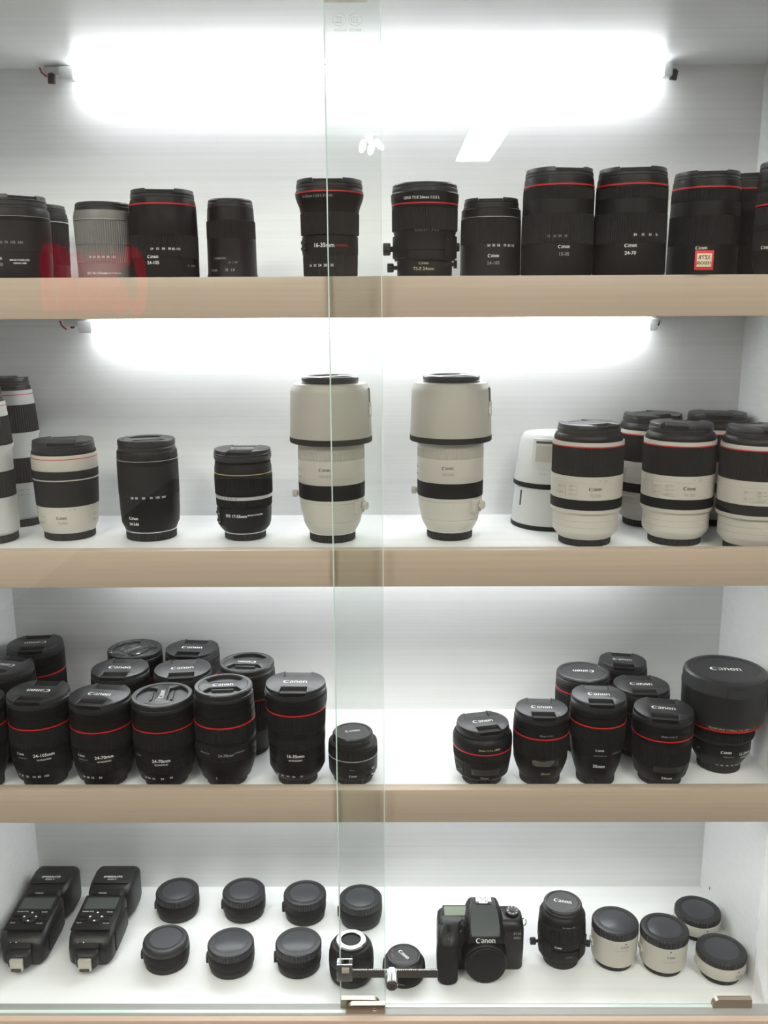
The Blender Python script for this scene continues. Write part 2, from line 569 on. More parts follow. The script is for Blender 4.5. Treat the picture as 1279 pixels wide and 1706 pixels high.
T['rf70200f4'] = ([rear(34, 10.5), line('silver', 34.4, 10.4, 1.0), ('white_barrel', 'white', [(34, 11.4), (38.4, 20), (39.8, 30), (40.7, 47.5)], 0), ring('zoom_ring', 'rubber', 41.2, 47.5, 42.6, 83, 0),
                   line('white', 42.9, 83, 1.6), ring('control_ring', 'rubber', 42.9, 84.5, 43.2, 96, 0), ('white_barrel', 'white', [(42.6, 96), (43.1, 97), (43.1, 111.6)], 0), line('red', 43.2, 111.6, 1.2),
                   ('white_barrel', 'white', [(43, 112.7), (42.8, 117)], 0), B((41.5, 117), (42, 118), (41.8, 120.5))], ('pinch', 40.6, 120, 14.5))
T['efs1755'] = ([rear(28, 9.5), line('silver', 28.8, 9.6, 1.3), B((29, 10.8), (33.5, 16), (35.5, 21.5), (36.5, 34), (36.8, 46)), ring('focus_ring', 'rubber', 37.6, 46.5, 37.8, 57, 84), line('silverpaint', 38, 57.5, 4.4),
                 ring('zoom_ring', 'rubber', 38.7, 62.5, 39, 88, 88), B((38.4, 88), (38.8, 89), (38.7, 91)), line('gold', 38.9, 91, 1.1), B((38.4, 92), (38.2, 99), (37.4, 102), (37.4, 105))], ('pinch', 38.6, 108, 14.5))
T['rf100500'] = ([rear(31, 11), line('silver', 31.4, 11, 1.0), ('white_barrel', 'white', [(31.4, 12), (36, 20), (38.6, 26), (38.6, 29)], 0), ('tripod_collar', 'white', [(38.2, 29), (39, 29.5), (42.4, 44), (43.2, 54), (42.8, 54.6)], 0),
                  ('white_barrel', 'white', [(42.5, 54.6), (43.3, 55.2), (43.6, 59.5)], 0), ring('control_ring', 'rubber', 44.2, 59.5, 44.5, 80, 0), ('white_barrel', 'white', [(44, 80), (44.6, 81), (44.5, 112)], 0),
                  ring('zoom_ring', 'greyband', 44.5, 112, 44.4, 124, 110), ('white_barrel', 'white', [(43.8, 124), (44.2, 125), (44, 140)], 0)], ('inner', 37.4, 208.5, 10.5))
T['rf70200f28'] = ([rear(34.2, 9.6), ('white_barrel', 'white', [(34.3, 9.4), (36, 11), (42, 18.5), (42.6, 21), (42.6, 27)], 0), ('white_barrel', 'white', [(42.2, 27), (42.6, 27.4), (42.6, 35)], 0), ('white_barrel', 'white', [(42.2, 35), (42.6, 35.4), (42.6, 43.5), (46.0, 46.5), (46.2, 51)], 0),
                    ring('control_ring', 'rubber', 46.3, 51, 46.4, 64, 0), ('white_barrel', 'white', [(45.8, 64), (46.3, 64.6), (46.3, 86)], 0), ('white_barrel', 'white', [(46, 86), (46.3, 86.3), (46.3, 94.5)], 0),
                    ring('zoom_ring', 'rubber', 46.3, 94.5, 46.1, 131.6, 120), line('red', 46.1, 131.5, 1.5), ('white_barrel', 'white', [(45.7, 132.8), (46, 133.2), (45.7, 138)], 0),
                    B((44, 138), (44.3, 139), (44, 142), (42.4, 146), (40.8, 147.4))], ('pinch', 40.5, 147, 12))
T['ef2470'] = ([rear(28.5, 10), B((29, 10), (34.6, 12), (37, 21), (38.2, 27)), ring('zoom_ring', 'rubber', 38.6, 27, 40.0, 43, 84), B((39.6, 43), (40.3, 44), (40.9, 60)), ring('focus_ring', 'rubber', 40.9, 60, 40.7, 83, 90),
                B((40.4, 83), (40.6, 85)), line('red', 40.9, 85, 1.8), B((40.5, 86.6), (40.8, 90), (40.8, 96)), B((40.3, 96), (40.8, 97), (40.8, 103)), B((40.3, 103), (40.8, 104), (40.6, 111))], ('pinch', 40.3, 110.5, 12.5))
T['ef24105'] = ([rear(27, 8), B((27, 8), (32.6, 11), (36.5, 22), (39.5, 34), (40.4, 44)), ring('zoom_ring', 'rubber', 40.5, 44, 40.4, 64, 84), B((40, 64), (40.4, 65), (40.2, 70)), ring('focus_ring', 'rubber', 40.4, 70, 40.2, 89, 84),
                 line('red', 40.5, 90, 1.9), B((39.9, 91.6), (40.1, 97), (40.1, 104)), B((39.5, 104), (39.9, 105), (39.7, 113)), B((39.1, 113), (39.4, 114), (39.2, 124))], ('inner', 38.4, 123, 13))
T['ef1635iii'] = ([rear(26.6, 9.5), B((27, 9.5), (33, 16), (37.2, 25), (37.5, 40)), B((37.2, 40), (37.5, 40.6), (37.6, 58)), ring('zoom_ring', 'rubber', 37.9, 58, 38.2, 72, 80), B((37.9, 72), (38.2, 72.6), (38.6, 82)), ring('focus_ring', 'rubber', 38.8, 82, 39.6, 106, 86),
                   line('red', 40.2, 106.5, 1.9), B((39.8, 108.2), (41.2, 112), (41.5, 119)), B((41, 119), (41.5, 120), (41.3, 127))], ('pinch', 40.2, 126.5, 12.7))
T['ef50'] = ([rear(26.2, 7), B((26.5, 7), (30, 10), (32.6, 16), (33.2, 38)), line('silverpaint', 33.4, 38, .8), ring('focus_ring', 'rubber', 33.3, 39, 33, 50, 80), B((32.6, 50), (33, 51), (32.4, 55), (28, 57.5))], ('flat', 27.6, 56.5, 11.5))
T['ef50l'] = ([rear(26.8, 10), B((27, 10), (33, 12.5), (35.2, 15), (37, 26), (38.6, 38)), ring('focus_ring', 'rubber', 38.8, 38, 39.3, 51, 84), line('red', 39.6, 51.2, 1.7), B((39.2, 52.6), (39.8, 54), (39.8, 63), (39, 67), (36.2, 70.5))], ('pinch', 35.4, 70, 12.3))
T['ef35l'] = ([rear(27.2, 10), B((27.6, 10), (32, 20), (35.7, 32), (36.2, 44)), ring('focus_ring', 'rubber', 36.4, 44, 37.2, 71, 84), line('red', 37.3, 71.6, 1.8), B((36.8, 73.2), (37, 78), (37, 82)), B((36.4, 82), (36.8, 83), (36.2, 91))], ('pinch', 35.2, 90.5, 11.7))
T['ef35lii'] = ([rear(25.6, 11), B((26, 11), (29.5, 22), (32, 31), (34, 46)), B((33.6, 46), (34, 46.5), (36.2, 66)), ring('focus_ring', 'rubber', 36.4, 66, 37.3, 88, 84), line('red', 37.5, 88.4, 1.8), B((37, 90), (37.2, 94), (37.2, 100)), B((36.7, 100), (37.2, 101), (36.8, 109))], ('pinch', 36.4, 108.5, 12.5))
T['ef24l'] = ([rear(28.6, 8), B((29, 8), (34, 13), (36.4, 22), (37.8, 33)), ring('focus_ring', 'rubber', 38, 33, 39.6, 62, 86), B((39.2, 62), (39.6, 63), (39.7, 69)), line('red', 40, 69.5, 1.8), B((39.6, 71), (40.2, 75), (40.2, 80)), B((39.6, 80), (40.1, 81), (39.8, 89))], ('pinch', 39.4, 88.5, 12))
T['ef85'] = ([rear(28, 10), B((28.5, 10), (35, 20), (37.2, 40)), ring('focus_ring', 'rubber', 38, 42, 38.2, 88, 56), B((37.6, 88), (38, 89), (38, 92)), line('red', 38.3, 92, 1.8), B((37.8, 93.6), (38, 99)), B((37.2, 99), (37.6, 100), (37.6, 105))], ('flat', 37.8, 104.5, 11))
T['ef1124'] = ([rear(28.9, 9), B((29, 9), (34, 18), (39, 27), (40, 31), (40, 46)), B((39.5, 46), (42.6, 50), (43.6, 53)), ring('focus_ring', 'rubber', 43.9, 53, 44.6, 66, 92), B((44, 66), (46, 68), (51.2, 71)), line('red', 51.8, 71, 2.0), B((51.2, 72.8), (52.5, 75), (52.5, 78))], ('big', 56.5, 75, 67))
T['pancake'] = ([('rear_cap', 'rearcap', [(27.5, 0), (28.5, .6), (28.6, 5)], 0), B((28.4, 5), (30.6, 7), (30.9, 12)), ring('focus_ring', 'rubber', 31, 12, 30.6, 20, 76), B((30, 20), (30.4, 20.6), (29.6, 23), (26, 25))], ('flat', 25.4, 24, 10))
T['tse90'] = ([rear(26, 10), B((27, 10), (31, 13), (32, 18)), B((33, 18), (33.6, 19), (34, 34), (33.6, 35)), B((32.4, 35), (32.4, 39)), B((34.4, 39), (35, 40), (34.6, 48)), ring('focus_ring', 'rubber', 34.8, 48, 33.8, 70, 76), B((33.2, 70), (33.2, 78), (30.5, 83), (28.5, 85))], ('flat', 28.2, 84, 11.5))

TCACHE = {}


def sec_mesh(m, pts, ribs, zs):
    p = [(r, z * zs) for r, z in pts]
    return lathe(p, M[m], seg=72, ribs=ribs)


def template(t, zs, swap=None):
    key = (t, zs, str(swap))
    if key not in TCACHE:
        TCACHE[key] = [(nm, sec_mesh((swap or {}).get(nm, m), pts, ribs, zs)) for nm, m, pts, ribs in T[t][0]]
    return TCACHE[key]


def rfun_of(t, zs):
    secs = [[(z * zs, r) for r, z in p] for nm, m, p, ribs in T[t][0]]

    def one(z):
        best = 0
        for p in secs:
            for (za, ra), (zb, rb) in zip(p, p[1:]):
                if za <= z <= zb:
                    best = max(best, ra if zb - za < 1e-6 else ra + (rb - ra) * (z - za) / (zb - za))
        return best

    def rf(z):
        return max(one(z), one(z - .8), one(z + .8)) or 30.
    return rf


def lens(t, label, x, y, z, prints=(), cap_ang=0., rot=0., zs=1., cap=None, logo=1., logo_mat='logo', group=None, name='camera_lens', cat='lens', swap=None):
    root = thing(name, label, cat, (x, y, z + .0002), rad(rot), group)
    for nm, me in template(t, zs, swap):
        obj(nm, me, root)
    kind, R, cz, H = T[t][1]
    if cap:
        kind = cap
    put_cap(root, kind, R, cz * zs, H, cap_ang - rot, logo, logo_mat)
    rf = rfun_of(t, zs)
    for pr in prints:
        s, h, phi, pz = pr[:4]
        m = pr[4] if len(pr) > 4 else 'print'
        slant = pr[5] if len(pr) > 5 else 0
        obj('logo' if s == '@' else 'print', text_wrapped(s, h, phi - rot, pz, rf, M[m], 1., .02 if s != '@' else 0, slant), root)
    return root, rf


def panel_switch(root, rf, p0, p1, z0, z1, m='white', n=2, dark='darkprint'):
    pl = obj('switch_panel', patch(rf, p0, p1, z0, z1, .8, M[m]), root)
    for i in range(n):
        zz = z0 + (z1 - z0) * (i + .5) / n
        a0 = p0 + (p1 - p0) * .15
        a1 = p0 + (p1 - p0) * .5
        obj('switch', patch(rf, a0, a1, zz - 1.6, zz + 1.6, 1.7, M['greyband' if m in ('white', 'coolwhite') else 'rubber'], 4), pl)
        obj('print', patch(rf, p0 + (p1 - p0) * .62, p0 + (p1 - p0) * .9, zz - .5, zz + .4, .95, M[dark], 4), pl)


def knob(root, ang, r0, r1, z, R, name='knob', ribs=14, m='black'):
    """round knob sticking out of a barrel at angle ang (deg) from radius r0 to r1"""
    L = r1 - r0
    me = lathe([(R * .45, 0), (R * .45, L * .35), (R * .9, L * .38), (R, L * .45), (R, L - .6), (R * .85, L)], M[m], ribs=ribs, depth=.5)
    a = rad(ang)
    o = obj(name, me, root, (r0 * math.sin(a) * .001, -r0 * math.cos(a) * .001, z * .001))
    d = Vector((math.sin(a), -math.cos(a), 0))
    o.rotation_mode = 'QUATERNION'
    o.rotation_quaternion = d.to_track_quat('Z', 'Y')
    return o


# ------------------------------------------------------------------ room behind the camera (seen mirrored in the panes)
RY0, RY1, RX, RH = -7.2, D + .06, 2.6, 2.6
RXL = -2.0


def struct(name, me):
    o = obj(name, me)
    o['kind'] = 'structure'
    return o


struct('floor', box_mesh(RXL, RX, RY0, RY1, -.05, 0, M['room_floor']))
struct('ceiling', box_mesh(RXL, RX, RY0, RY1, RH, RH + .05, M['room_ceiling']))
struct('wall_front', box_mesh(RXL, RX, RY1, RY1 + .05, 0, RH, M['room_wall']))
struct('wall_back', box_mesh(RXL, RX, RY0 - .05, RY0, 0, RH, M['room_wall']))
struct('wall_left', box_mesh(RXL - .05, RXL, RY0, RY1, 0, RH, M['room_wall']))
struct('wall_right', box_mesh(RX, RX + .05, RY0, RY1, 0, RH, M['room_wall']))


def ceiling_panel(x0, x1, y0, y1, label):
    t = thing('ceiling_light', label, 'lamp', ((x0 + x1) / 2, (y0 + y1) / 2, RH), 0, 'flat ceiling lights of the room')
    hx, hy = (x1 - x0) / 2, (y1 - y0) / 2
    bm = bmesh.new()
    bm_box(bm, -hx - .02, hx + .02, -hy - .02, -hy, -.022, 0)
    bm_box(bm, -hx - .02, hx + .02, hy, hy + .02, -.022, 0)
    bm_box(bm, -hx - .02, -hx, -hy, hy, -.022, 0)
    bm_box(bm, hx, hx + .02, -hy, hy, -.022, 0)
    obj('frame', from_bm(bm, M['fixture'], False), t)
    obj('diffuser', box_mesh(-hx, hx, -hy, hy, -.012, -.002, M['panel']), t)


ceiling_panel(.50, .75, -6.1, -4.55, 'long ceiling light mirrored as a slanted white bar above the top shelf')
ceiling_panel(-1.3, -.5, -2.2, -1.1, 'added unseen light panel left of the camera, lighting the left shelf fronts')  # added fill panel, kept out of the mirrored view, brightens the shelf fronts
ceiling_panel(.5, 1.3, -2.2, -1.1, 'added unseen light panel right of the camera, lighting the right shelf fronts')  # its added counterpart on the right, also outside the mirrored view

# lit red sign on the left wall of the room (seen mirrored, low on the top shelf at the left)
M['red_light'] = emit_mat('lit_red_letters', (1.0, .012, .06), .95)
sg = thing('wall_sign', 'lit red lettered sign on the room wall, mirrored in the left glass pane', 'sign', (RXL + .001, -5.45, 1.51))
GLY = []


def sign_glyph(strokes, x0):
    bm = bmesh.new()
    hh = .58
    for V, Fc in strokes:
        lo = [bm.verts.new(((x + x0) * hh, y * .48, 0)) for x, y in V]
        hi = [bm.verts.new(((x + x0) * hh, y * .48, .04)) for x, y in V]
        n = len(V) // 2
        for f in Fc:
            bm.faces.new([hi[i] for i in f])
        for i in range(n - 1):
            bm.faces.new((lo[2 * i], lo[2 * i + 2], hi[2 * i + 2], hi[2 * i]))
            bm.faces.new((lo[2 * i + 1], lo[2 * i + 3], hi[2 * i + 3], hi[2 * i + 1]))
        bm.faces.new((lo[0], lo[1], hi[1], hi[0]))
        bm.faces.new((lo[-1], lo[-2], hi[-2], hi[-1]))
    o = obj('letter', from_bm(bm, M['red_light'], False), sg)
    o.matrix_local = Matrix(((0, 0, 1, 0), (1, 0, 0, 0), (0, 1, 0, 0), (0, 0, 0, 1)))


for strokes, x0 in logo_glyphs():
    sign_glyph(strokes, x0)

# small petal lamp hanging from the room ceiling (seen mirrored beside the glass edges)
M['petal'] = emit_mat('lit_petal_shade', (1, .98, .95), 11.0)
pl = thing('petal_lamp', 'ceiling lamp with four small lit petals, mirrored near the middle glass edge', 'lamp', (-.115, -5.05, RH))
obj('canopy', lathe([(45, -16), (50, -14), (50, 0)], M['fixture'], 32), pl)
obj('stem', lathe([(5, -62), (5, -14)], M['fixture'], 16), pl)
for ax, az, tl in ((-.042, -.085, .25), (.0, -.040, -.5), (.012, -.100, .3), (.062, -.075, -.75)):
    bm = bmesh.new()
    bmesh.ops.create_uvsphere(bm, u_segments=16, v_segments=10, radius=1)
    for v in bm.verts:
        v.co = Vector((v.co.x * .021, v.co.y * .02, v.co.z * .040))
    obj('petal_shade', from_bm(bm, M['petal']), pl, (ax, 0, az), (0, tl, 0))

# ------------------------------------------------------------------ cabinet
cab = thing('display_cabinet', 'white laminate display cabinet with beige shelf fronts, filled with camera gear', 'cabinet', (0, 0, 0))
YF = -.03


def cpart(name, x0, x1, y0, y1, z0, z1, m, parent=cab, bev=0.):
    return obj(name, box_mesh(x0, x1, y0, y1, z0, z1, M[m], bev), parent)


cpart('back_panel', XL - .018, XR + .018, D, D + .018, 0, ZC + .05, 'laminate')
sl = cpart('side_panel', XL - .018, XL, YF, D, 0, ZC + .05, 'laminate')
sr = cpart('side_panel', XR, XR + .018, YF, D, 0, ZC + .05, 'laminate')
cpart('top_panel', XL, XR, .0, D, ZC, ZC + .05, 'laminate')
cpart('top_front_board', XL, XR, YF, 0, ZC + .012, ZC + .10, 'beige')
cpart('floor_panel', XL, XR, 0, D, Z4 - .03, Z4, 'laminate')
cpart('threshold_board', XL, XR, YF, 0, Z4 - .30, Z4 + LIP, 'beige', bev=.0012)
cpart('base_panel', XL, XR, YF + .012, YF + .03, 0.06, Z4 - .30, 'beige')
# shelves: panel (white) + front board (beige) standing proud of it
for zl in (L1, L2, L3):
    sh = cpart('shelf', XL, XR, .016, D, zl - TH, zl - LIP, 'laminate')
    cpart('front_board', XL, XR, 0, .016, zl - TH, zl, 'beige', sh, .0008)
# pin holes in the right side panel
for (hy, hz) in ((.2453, .5876),):
    me = lathe([(3.0, 0), (3.0, .25), (1.9, .25), (1.9, -.0), (0, -.0)], M['silverpaint'], 20)
    o = obj('shelf_pin_socket', me, sr, (XR - .0001, hy, hz), (0, -PI / 2, 0))
    obj('pin_hole', lathe([(1.7, 0), (1.7, .3)], M['dark'], 16), o)
# sliding tracks
cpart('bottom_track', XL, XR, -.0205, -.0005, Z4 + LIP, Z4 + LIP + .0012, 'alu')
cpart('top_track', XL, XR, -.0205, -.0005, ZC + .006, ZC + .012, 'alu')

# ------------------------------------------------------------------ sliding glass doors
GZ0, GZ1 = Z4 + LIP + .0022, ZC + .0055


def shoe(parent, x0, x1, y0, y1, z0, z1, sgn, r=.010):
    """metal corner shoe: flat clip with one rounded inner corner (sgn: +1 rounded at the +x end)"""
    up_ = z1 > z0
    bm = bmesh.new()
    pts = []
    xa, xb = (x0, x1) if sgn > 0 else (x1, x0)
    pts = [(xa, z0), (xb, z0)]
    for i in range(9):
        a = PI / 2 * i / 8
        pts.append((xb - sgn * r + sgn * r * math.cos(a), z1 - (r if up_ else -r) + (r if up_ else -r) * math.sin(a)))
    pts.append((xa, z1))
    f_ = [bm.verts.new((px, y0, pz)) for px, pz in pts]
    b_ = [bm.verts.new((px, y1, pz)) for px, pz in pts]
    bm.faces.new(f_)
    bm.faces.new(b_[::-1])
    for i in range(len(pts)):
        j = (i + 1) % len(pts)
        bm.faces.new((f_[i], b_[i], b_[j], f_[j]))
    o = obj('door_shoe', from_bm(bm, M['bronze'], True, 40), parent)
    return o


def screw(parent, x, y, z, R=2.2):
    obj('screw', lathe([(R, 0), (R, .5), (R * .6, .9), (0, 1.0)], M['chrome'], 20), parent, (x, y, z), (PI / 2, 0, 0))


def door(label, x0, x1, y0, y1, edge_side):
    t = thing('glass_door', label, 'glass door', ((x0 + x1) / 2, (y0 + y1) / 2, GZ0), 0, 'sliding glass doors')
    ox, oy, oz = t.location

    def P(nm, a, b, c, d, e, f, m, bev=0.):
        return obj(nm, box_mesh(a - ox, b - ox, c - oy, d - oy, e - oz, f - oz, M[m], bev), t)
    P('glass_pane', x0, x1, y0, y1, GZ0, GZ1, 'pane')
    e = .0007
    if edge_side > 0:
        P('polished_edge', x1, x1 + e, y0, y1, GZ0, GZ1, 'glass_edge')
    else:
        P('polished_edge', x0 - e, x0 + e, y0 - .0001, y1 + .0001, GZ0, GZ1, 'glass_edge')
    P('bottom_edge', x0, x1, y0, y1, GZ0 - .0008, GZ0, 'glass_edge')
    return t


FY0, FY1 = -.0180, -.0130       # outer (left) pane
RYA, RYB = -.0080, -.0030       # inner (right) pane
dl = door('left sliding glass pane, outer one, its right edge running down the middle', XL + .004, -.0032, FY0, FY1, 1)
dr = door('right sliding glass pane, inner one, its left edge showing through the outer pane', -.0625, .4885, RYA, RYB, -1)
for dd, (xa, xb), (ya, yb) in ((dl, (XL + .006, -.0032), (FY0, FY1)), (dr, (-.0625, .4885), (RYA, RYB))):
    ox, oy, oz = dd.location
    L = .052
    h = .0125
    for (z0, z1) in ((GZ0 - .0012, GZ0 + h), (GZ1 + .0012, GZ1 - h)):
        for a, b, sg in ((xa, xa + L, 1), (xb - L, xb, -1)):
            s = shoe(dd, a - ox, b - ox, ya - oy - .0013, yb - oy + .0013, z0 - oz, z1 - oz, sg)
            if dd is dl:
                zc_ = (z0 + z1) / 2 - oz
                screw(s, (a + b) / 2 - ox + (.012 if sg < 0 else -.012), ya - oy - .0013, zc_, 2.4)
# certification marks etched on the outer pane, seen from the back
M['etch'] = mat('grey_etched_mark', (.42, .45, .46), .6)
ox, oy, oz = dl.location
for cx_, mir in ((-.0460, True), (-.0295, False)):
    bm = bmesh.new()
    n = 40
    vi = [bm.verts.new((.0066 * math.cos(2 * PI * i / n), .0058 * math.sin(2 * PI * i / n), 0)) for i in range(n)]
    vo = [bm.verts.new((.0071 * math.cos(2 * PI * i / n), .0063 * math.sin(2 * PI * i / n), 0)) for i in range(n)]
    for i in range(n):
        j = (i + 1) % n
        bm.faces.new((vi[i], vi[j], vo[j], vo[i]))
    for q in range(3):
        V, Fc = arc((q - 1) * 2.6 + .8, 0, 2.2, 2.9, 60, 300, 10, .5, .5, .6)
        k = -1 if mir else 1
        vv = [bm.verts.new((k * x * .001, y * .001, 0)) for x, y in V]
        for f in Fc:
            bm.faces.new([vv[i] for i in f])
    obj('etched_mark', from_bm(bm, M['etch'], False), dl, (cx_ - ox, FY0 - .0003 - oy, 1.7985 - oz), (PI / 2, 0, 0))
obj('etched_print', text_plane('E001705  VACIION', 2.6, M['etch'], mirror=True), dl, (-.0375 - ox, FY0 - .0003 - oy, 1.7882 - oz), (PI / 2, 0, 0))

stk = thing('paper_sticker', 'small red-framed cream sticker stuck on the right pane, before the top shelf', 'sticker', (.3562, RYA - .0002, 1.5538))
M['cream'] = mat('cream_paper', (.62, .55, .38), .6)
M['redpaper'] = mat('red_paper', (.55, .03, .03), .6)
obj('red_frame', box_mesh(-.0105, .0105, -.00025, 0, -.0105, .0105, M['redpaper'], .0001), stk)
cc = obj('cream_label', box_mesh(-.0082, .0082, -.00045, -.0002, -.0072, .0072, M['cream'], .0001), stk)
obj('print', text_plane('3ZTR', 4.4, M['darkprint'], bold=.03, mirror=True), cc, (0, -.0005, .0028), (PI / 2, 0, 0))
obj('print', text_plane('1E0XXR', 3.6, M['darkprint'], bold=.03, mirror=True), cc, (0, -.0005, -.0032), (PI / 2, 0, 0))

# ratchet lock: hook round the inner pane's edge, toothed bar, key cylinder against the outer pane's edge
lk = thing('showcase_lock', 'chrome ratchet lock with toothed bar clamping the two glass panes', 'lock', (-.0625, -.0105, .640))
ox, oy, oz = lk.location
LZ = 0
bm = bmesh.new()
n = 44
x0, x1 = .014, .129
pts = [(x0, -.0065), (x1, -.0065), (x1, .0045)]
for i in range(n):
    xx = x1 - (x1 - x0) * (i + .5) / n
    pts += [(xx + .0006, .0045), (xx - .0004, .0062)]
pts += [(x0, .0062)]
f_ = [bm.verts.new((px, -.0012, pz)) for px, pz in pts]
b_ = [bm.verts.new((px, .0012, pz)) for px, pz in pts]
bm.faces.new(f_)
bm.faces.new(b_[::-1])
for i in range(len(pts)):
    j = (i + 1) % len(pts)
    bm.faces.new((f_[i], b_[i], b_[j], f_[j]))
bar = obj('toothed_bar', from_bm(bm, M['steel'], False), lk)
bm = bmesh.new()
bm_box(bm, -.0045, .016, -.0018, .0012, -.012, .013, .0006)
bm_box(bm, -.0045, -.0015, .0010, .0110, -.012, .013, .0006)
bm_box(bm, -.0045, .016, .0095, .0120, -.012, .013, .0006)
hook = obj('hook_plate', from_bm(bm, M['chrome']), lk)
obj('rubber_pad', box_mesh(.002, .012, -.0022, -.0016, .001, .0095, M['white'], .0003), hook)
cyl = obj('lock_cylinder', lathe([(0, -13), (7.2, -13), (8.2, -12), (8.2, 10), (7.4, 12.5), (5, 13.3), (0, 13.5)], M['chrome'], 40), lk, (.0685, -.0115, .000), (PI / 2, 0, 0))
obj('keyhole_face', lathe([(5.6, 0), (5.6, .4), (0, .5)], M['bronze'], 28), cyl, (0, 0, .0134))
obj('keyhole', box_mesh(-.0007, .0007, -.003, .003, 0, .0007, M['dark']), cyl, (0, 0, .0137))


# ------------------------------------------------------------------ tube lights
def tube_light(label, zu, drop=.0165):
    t = thing('tube_light', label, 'lamp', (-.0217, D - .020, zu), 0, 'tube lights at the back of each compartment')
    ha = .3955
    obj('housing', box_mesh(-ha - .045, ha + .018, .004, .0185, -.012, -.0004, M['fixture'], .002), t)
    bm = bmesh.new()
    bmesh.ops.create_cone(bm, cap_ends=True, segments=24, radius1=.0078, radius2=.0078, depth=2 * ha)
    bmesh.ops.rotate(bm, verts=bm.verts, cent=(0, 0, 0), matrix=Matrix.Rotation(PI / 2, 3, 'Y'))
    bmesh.ops.translate(bm, verts=bm.verts, vec=(0, -.003, -.0125))
    obj('tube', from_bm(bm, M['tube']), t)
    for s, w in ((-1, .020), (1, .012)):
        bm = bmesh.new()
        x = s * (ha + w / 2)
        bm_box(bm, x - w / 2, x + w / 2, -.0115, .0055, -.021, -.004, .002)
        obj('end_cap', from_bm(bm, M['fixture']), t)
    for s, x in ((-1, -ha - .034), (1, ha + .017)):
        me = lathe([(0, -7), (4.2, -7), (5, -6), (5, 5), (3, 6), (2, 7)], M['dark'], 24)
        c_ = obj('connector', me, t, (x, .002, -drop), (.2, .1, 0))
        if drop < .012:
            c_.scale = (.6, .6, .6)
            c_.location.y = .009
    bm = bmesh.new()
    P0 = [(-ha - .047, -.003, -.005), (-ha - .044, -.006, -.011), (-ha - .038, -.006, -.016)]
    for a, b in zip(P0, P0[1:]):
        a, b = Vector(a), Vector(b)
        q = (b - a).to_track_quat('Z', 'Y').to_matrix().to_4x4()
        bmesh.ops.create_cone(bm, cap_ends=True, segments=8, radius1=.0012, radius2=.0012, depth=(b - a).length * 1.15,
                              matrix=Matrix.Translation((a + b) / 2) @ q)
    obj('wire', from_bm(bm, M['wire']), t)
    return t


tube_light('lit tube light under the cabinet top, above the top shelf', ZC)
tube_light('lit tube light under the top shelf, over the white telephoto lenses', L1 - TH, .0105)
tube_light('lit tube light under the second shelf, hidden behind its beige front', L2 - TH, .0105)
tube_light('lit tube light under the third shelf, over the flash units', L3 - TH, .0105)

# ------------------------------------------------------------------ top shelf
G1 = 'lenses on the top shelf'
lens('rf24240', 'wide black lens cut off by the left picture edge, top shelf', -.4448, .082, S1,
     [('@', 3.5, -14, 44), ('24-240', 3.8, -14, 37, 'dimprint'), ('24   35   50  70  105  240', 3.0, 2, 62, 'dimprint'), ('IMAGE STABILIZER', 2.0, 24, 42, 'print'), ('NANO USM', 2.0, 24, 38.5, 'print')], zs=.84, group=G1, cap='pinch', cap_ang=40)
lens('efs18135', 'grey-looking black lens half hidden behind the leftmost lens, top shelf', -.458, .200, S1, zs=1.07, group=G1, cap_ang=-30)
lens('efs18135', 'black lens greyed by a painted reflection, thin silver line, third from left, top shelf', -.3463, .112, S1,
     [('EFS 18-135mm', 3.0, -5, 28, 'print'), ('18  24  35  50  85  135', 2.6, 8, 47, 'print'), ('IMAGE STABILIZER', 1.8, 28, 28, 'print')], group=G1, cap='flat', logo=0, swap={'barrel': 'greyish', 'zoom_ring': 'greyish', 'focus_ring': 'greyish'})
lens('rf24105l', 'black lens with thin red ring, leftmost red ring on the top shelf', -.2697, .100, S1,
     [('@', 3.5, -8, 46), ('24-105', 4.0, -8, 39, 'print'), ('24   35   50   70 85 105', 2.8, 14, 55, 'print'), ('A   LOCK', 2.4, 62, 36, 'dimprint')], group=G1, cap_ang=8)
lens('macro', 'narrowest black lens on the top shelf, standing alone', -.1926, .130, S1,
     [('@', 3.0, -38, 32, 'dimprint'), ('35  1.8', 3.2, 3, 32, 'dimprint'), ('1:2 MACRO', 2.4, -20, 46, 'dimprint'), ('1.5  1  0.7', 2.2, 10, 41, 'dimprint')], group=G1, logo=0)
r_, rf_ = lens('ef1635ii', 'black lens flaring wide at the top, behind the overlapping glass edges', -.0660, .090, S1,
               [('16-35mm', 5.0, -10, 58), ('ULTRASONIC', 2.0, 28, 58, 'redprint'), ('16  20  24  28   35', 3.2, -18, 35), ('16-35mm 1:2.8 L II USM', 3.0, -20, 113, 'dimprint')], group=G1, cap_ang=0)
panel_switch(r_, rf_, -88, -52, 52, 66, 'satin', 2, 'dimprint')
obj('red_stripe', patch(rf_, 12, 48, 56.4, 57.2, .15, M['redprint']), r_)
r_, rf_ = lens('tse24', 'black tilt lens with four side knobs and a red ring, top shelf', .0487, .090, S1,
               [('LENS TS-E 24mm 1:3.5 L', 3.2, -8, 110.5, 'print'), ('0.4 0.5 0.7 1  3  ft m', 2.6, 2, 74, 'dimprint'), ('@', 3.0, -4, 37, 'goldprint'), ('TS-E 24mm', 4.0, -4, 30.5, 'goldprint')], group=G1, logo=0)
knob(r_, -90, 36, 50.5, 55, 7.4, 'tilt_knob')
knob(r_, -88, 33, 45.5, 33, 5.4, 'shift_knob')
knob(r_, 90, 36, 42.5, 57, 5.2, 'lock_knob')
knob(r_, 88, 33, 39.5, 37, 5.0, 'lock_knob')
for a0 in (-60, 60):
    obj('tilt_plate', patch(rf_, a0 - 22, a0 + 22, 43, 69, 2.2, M['satin']), r_)
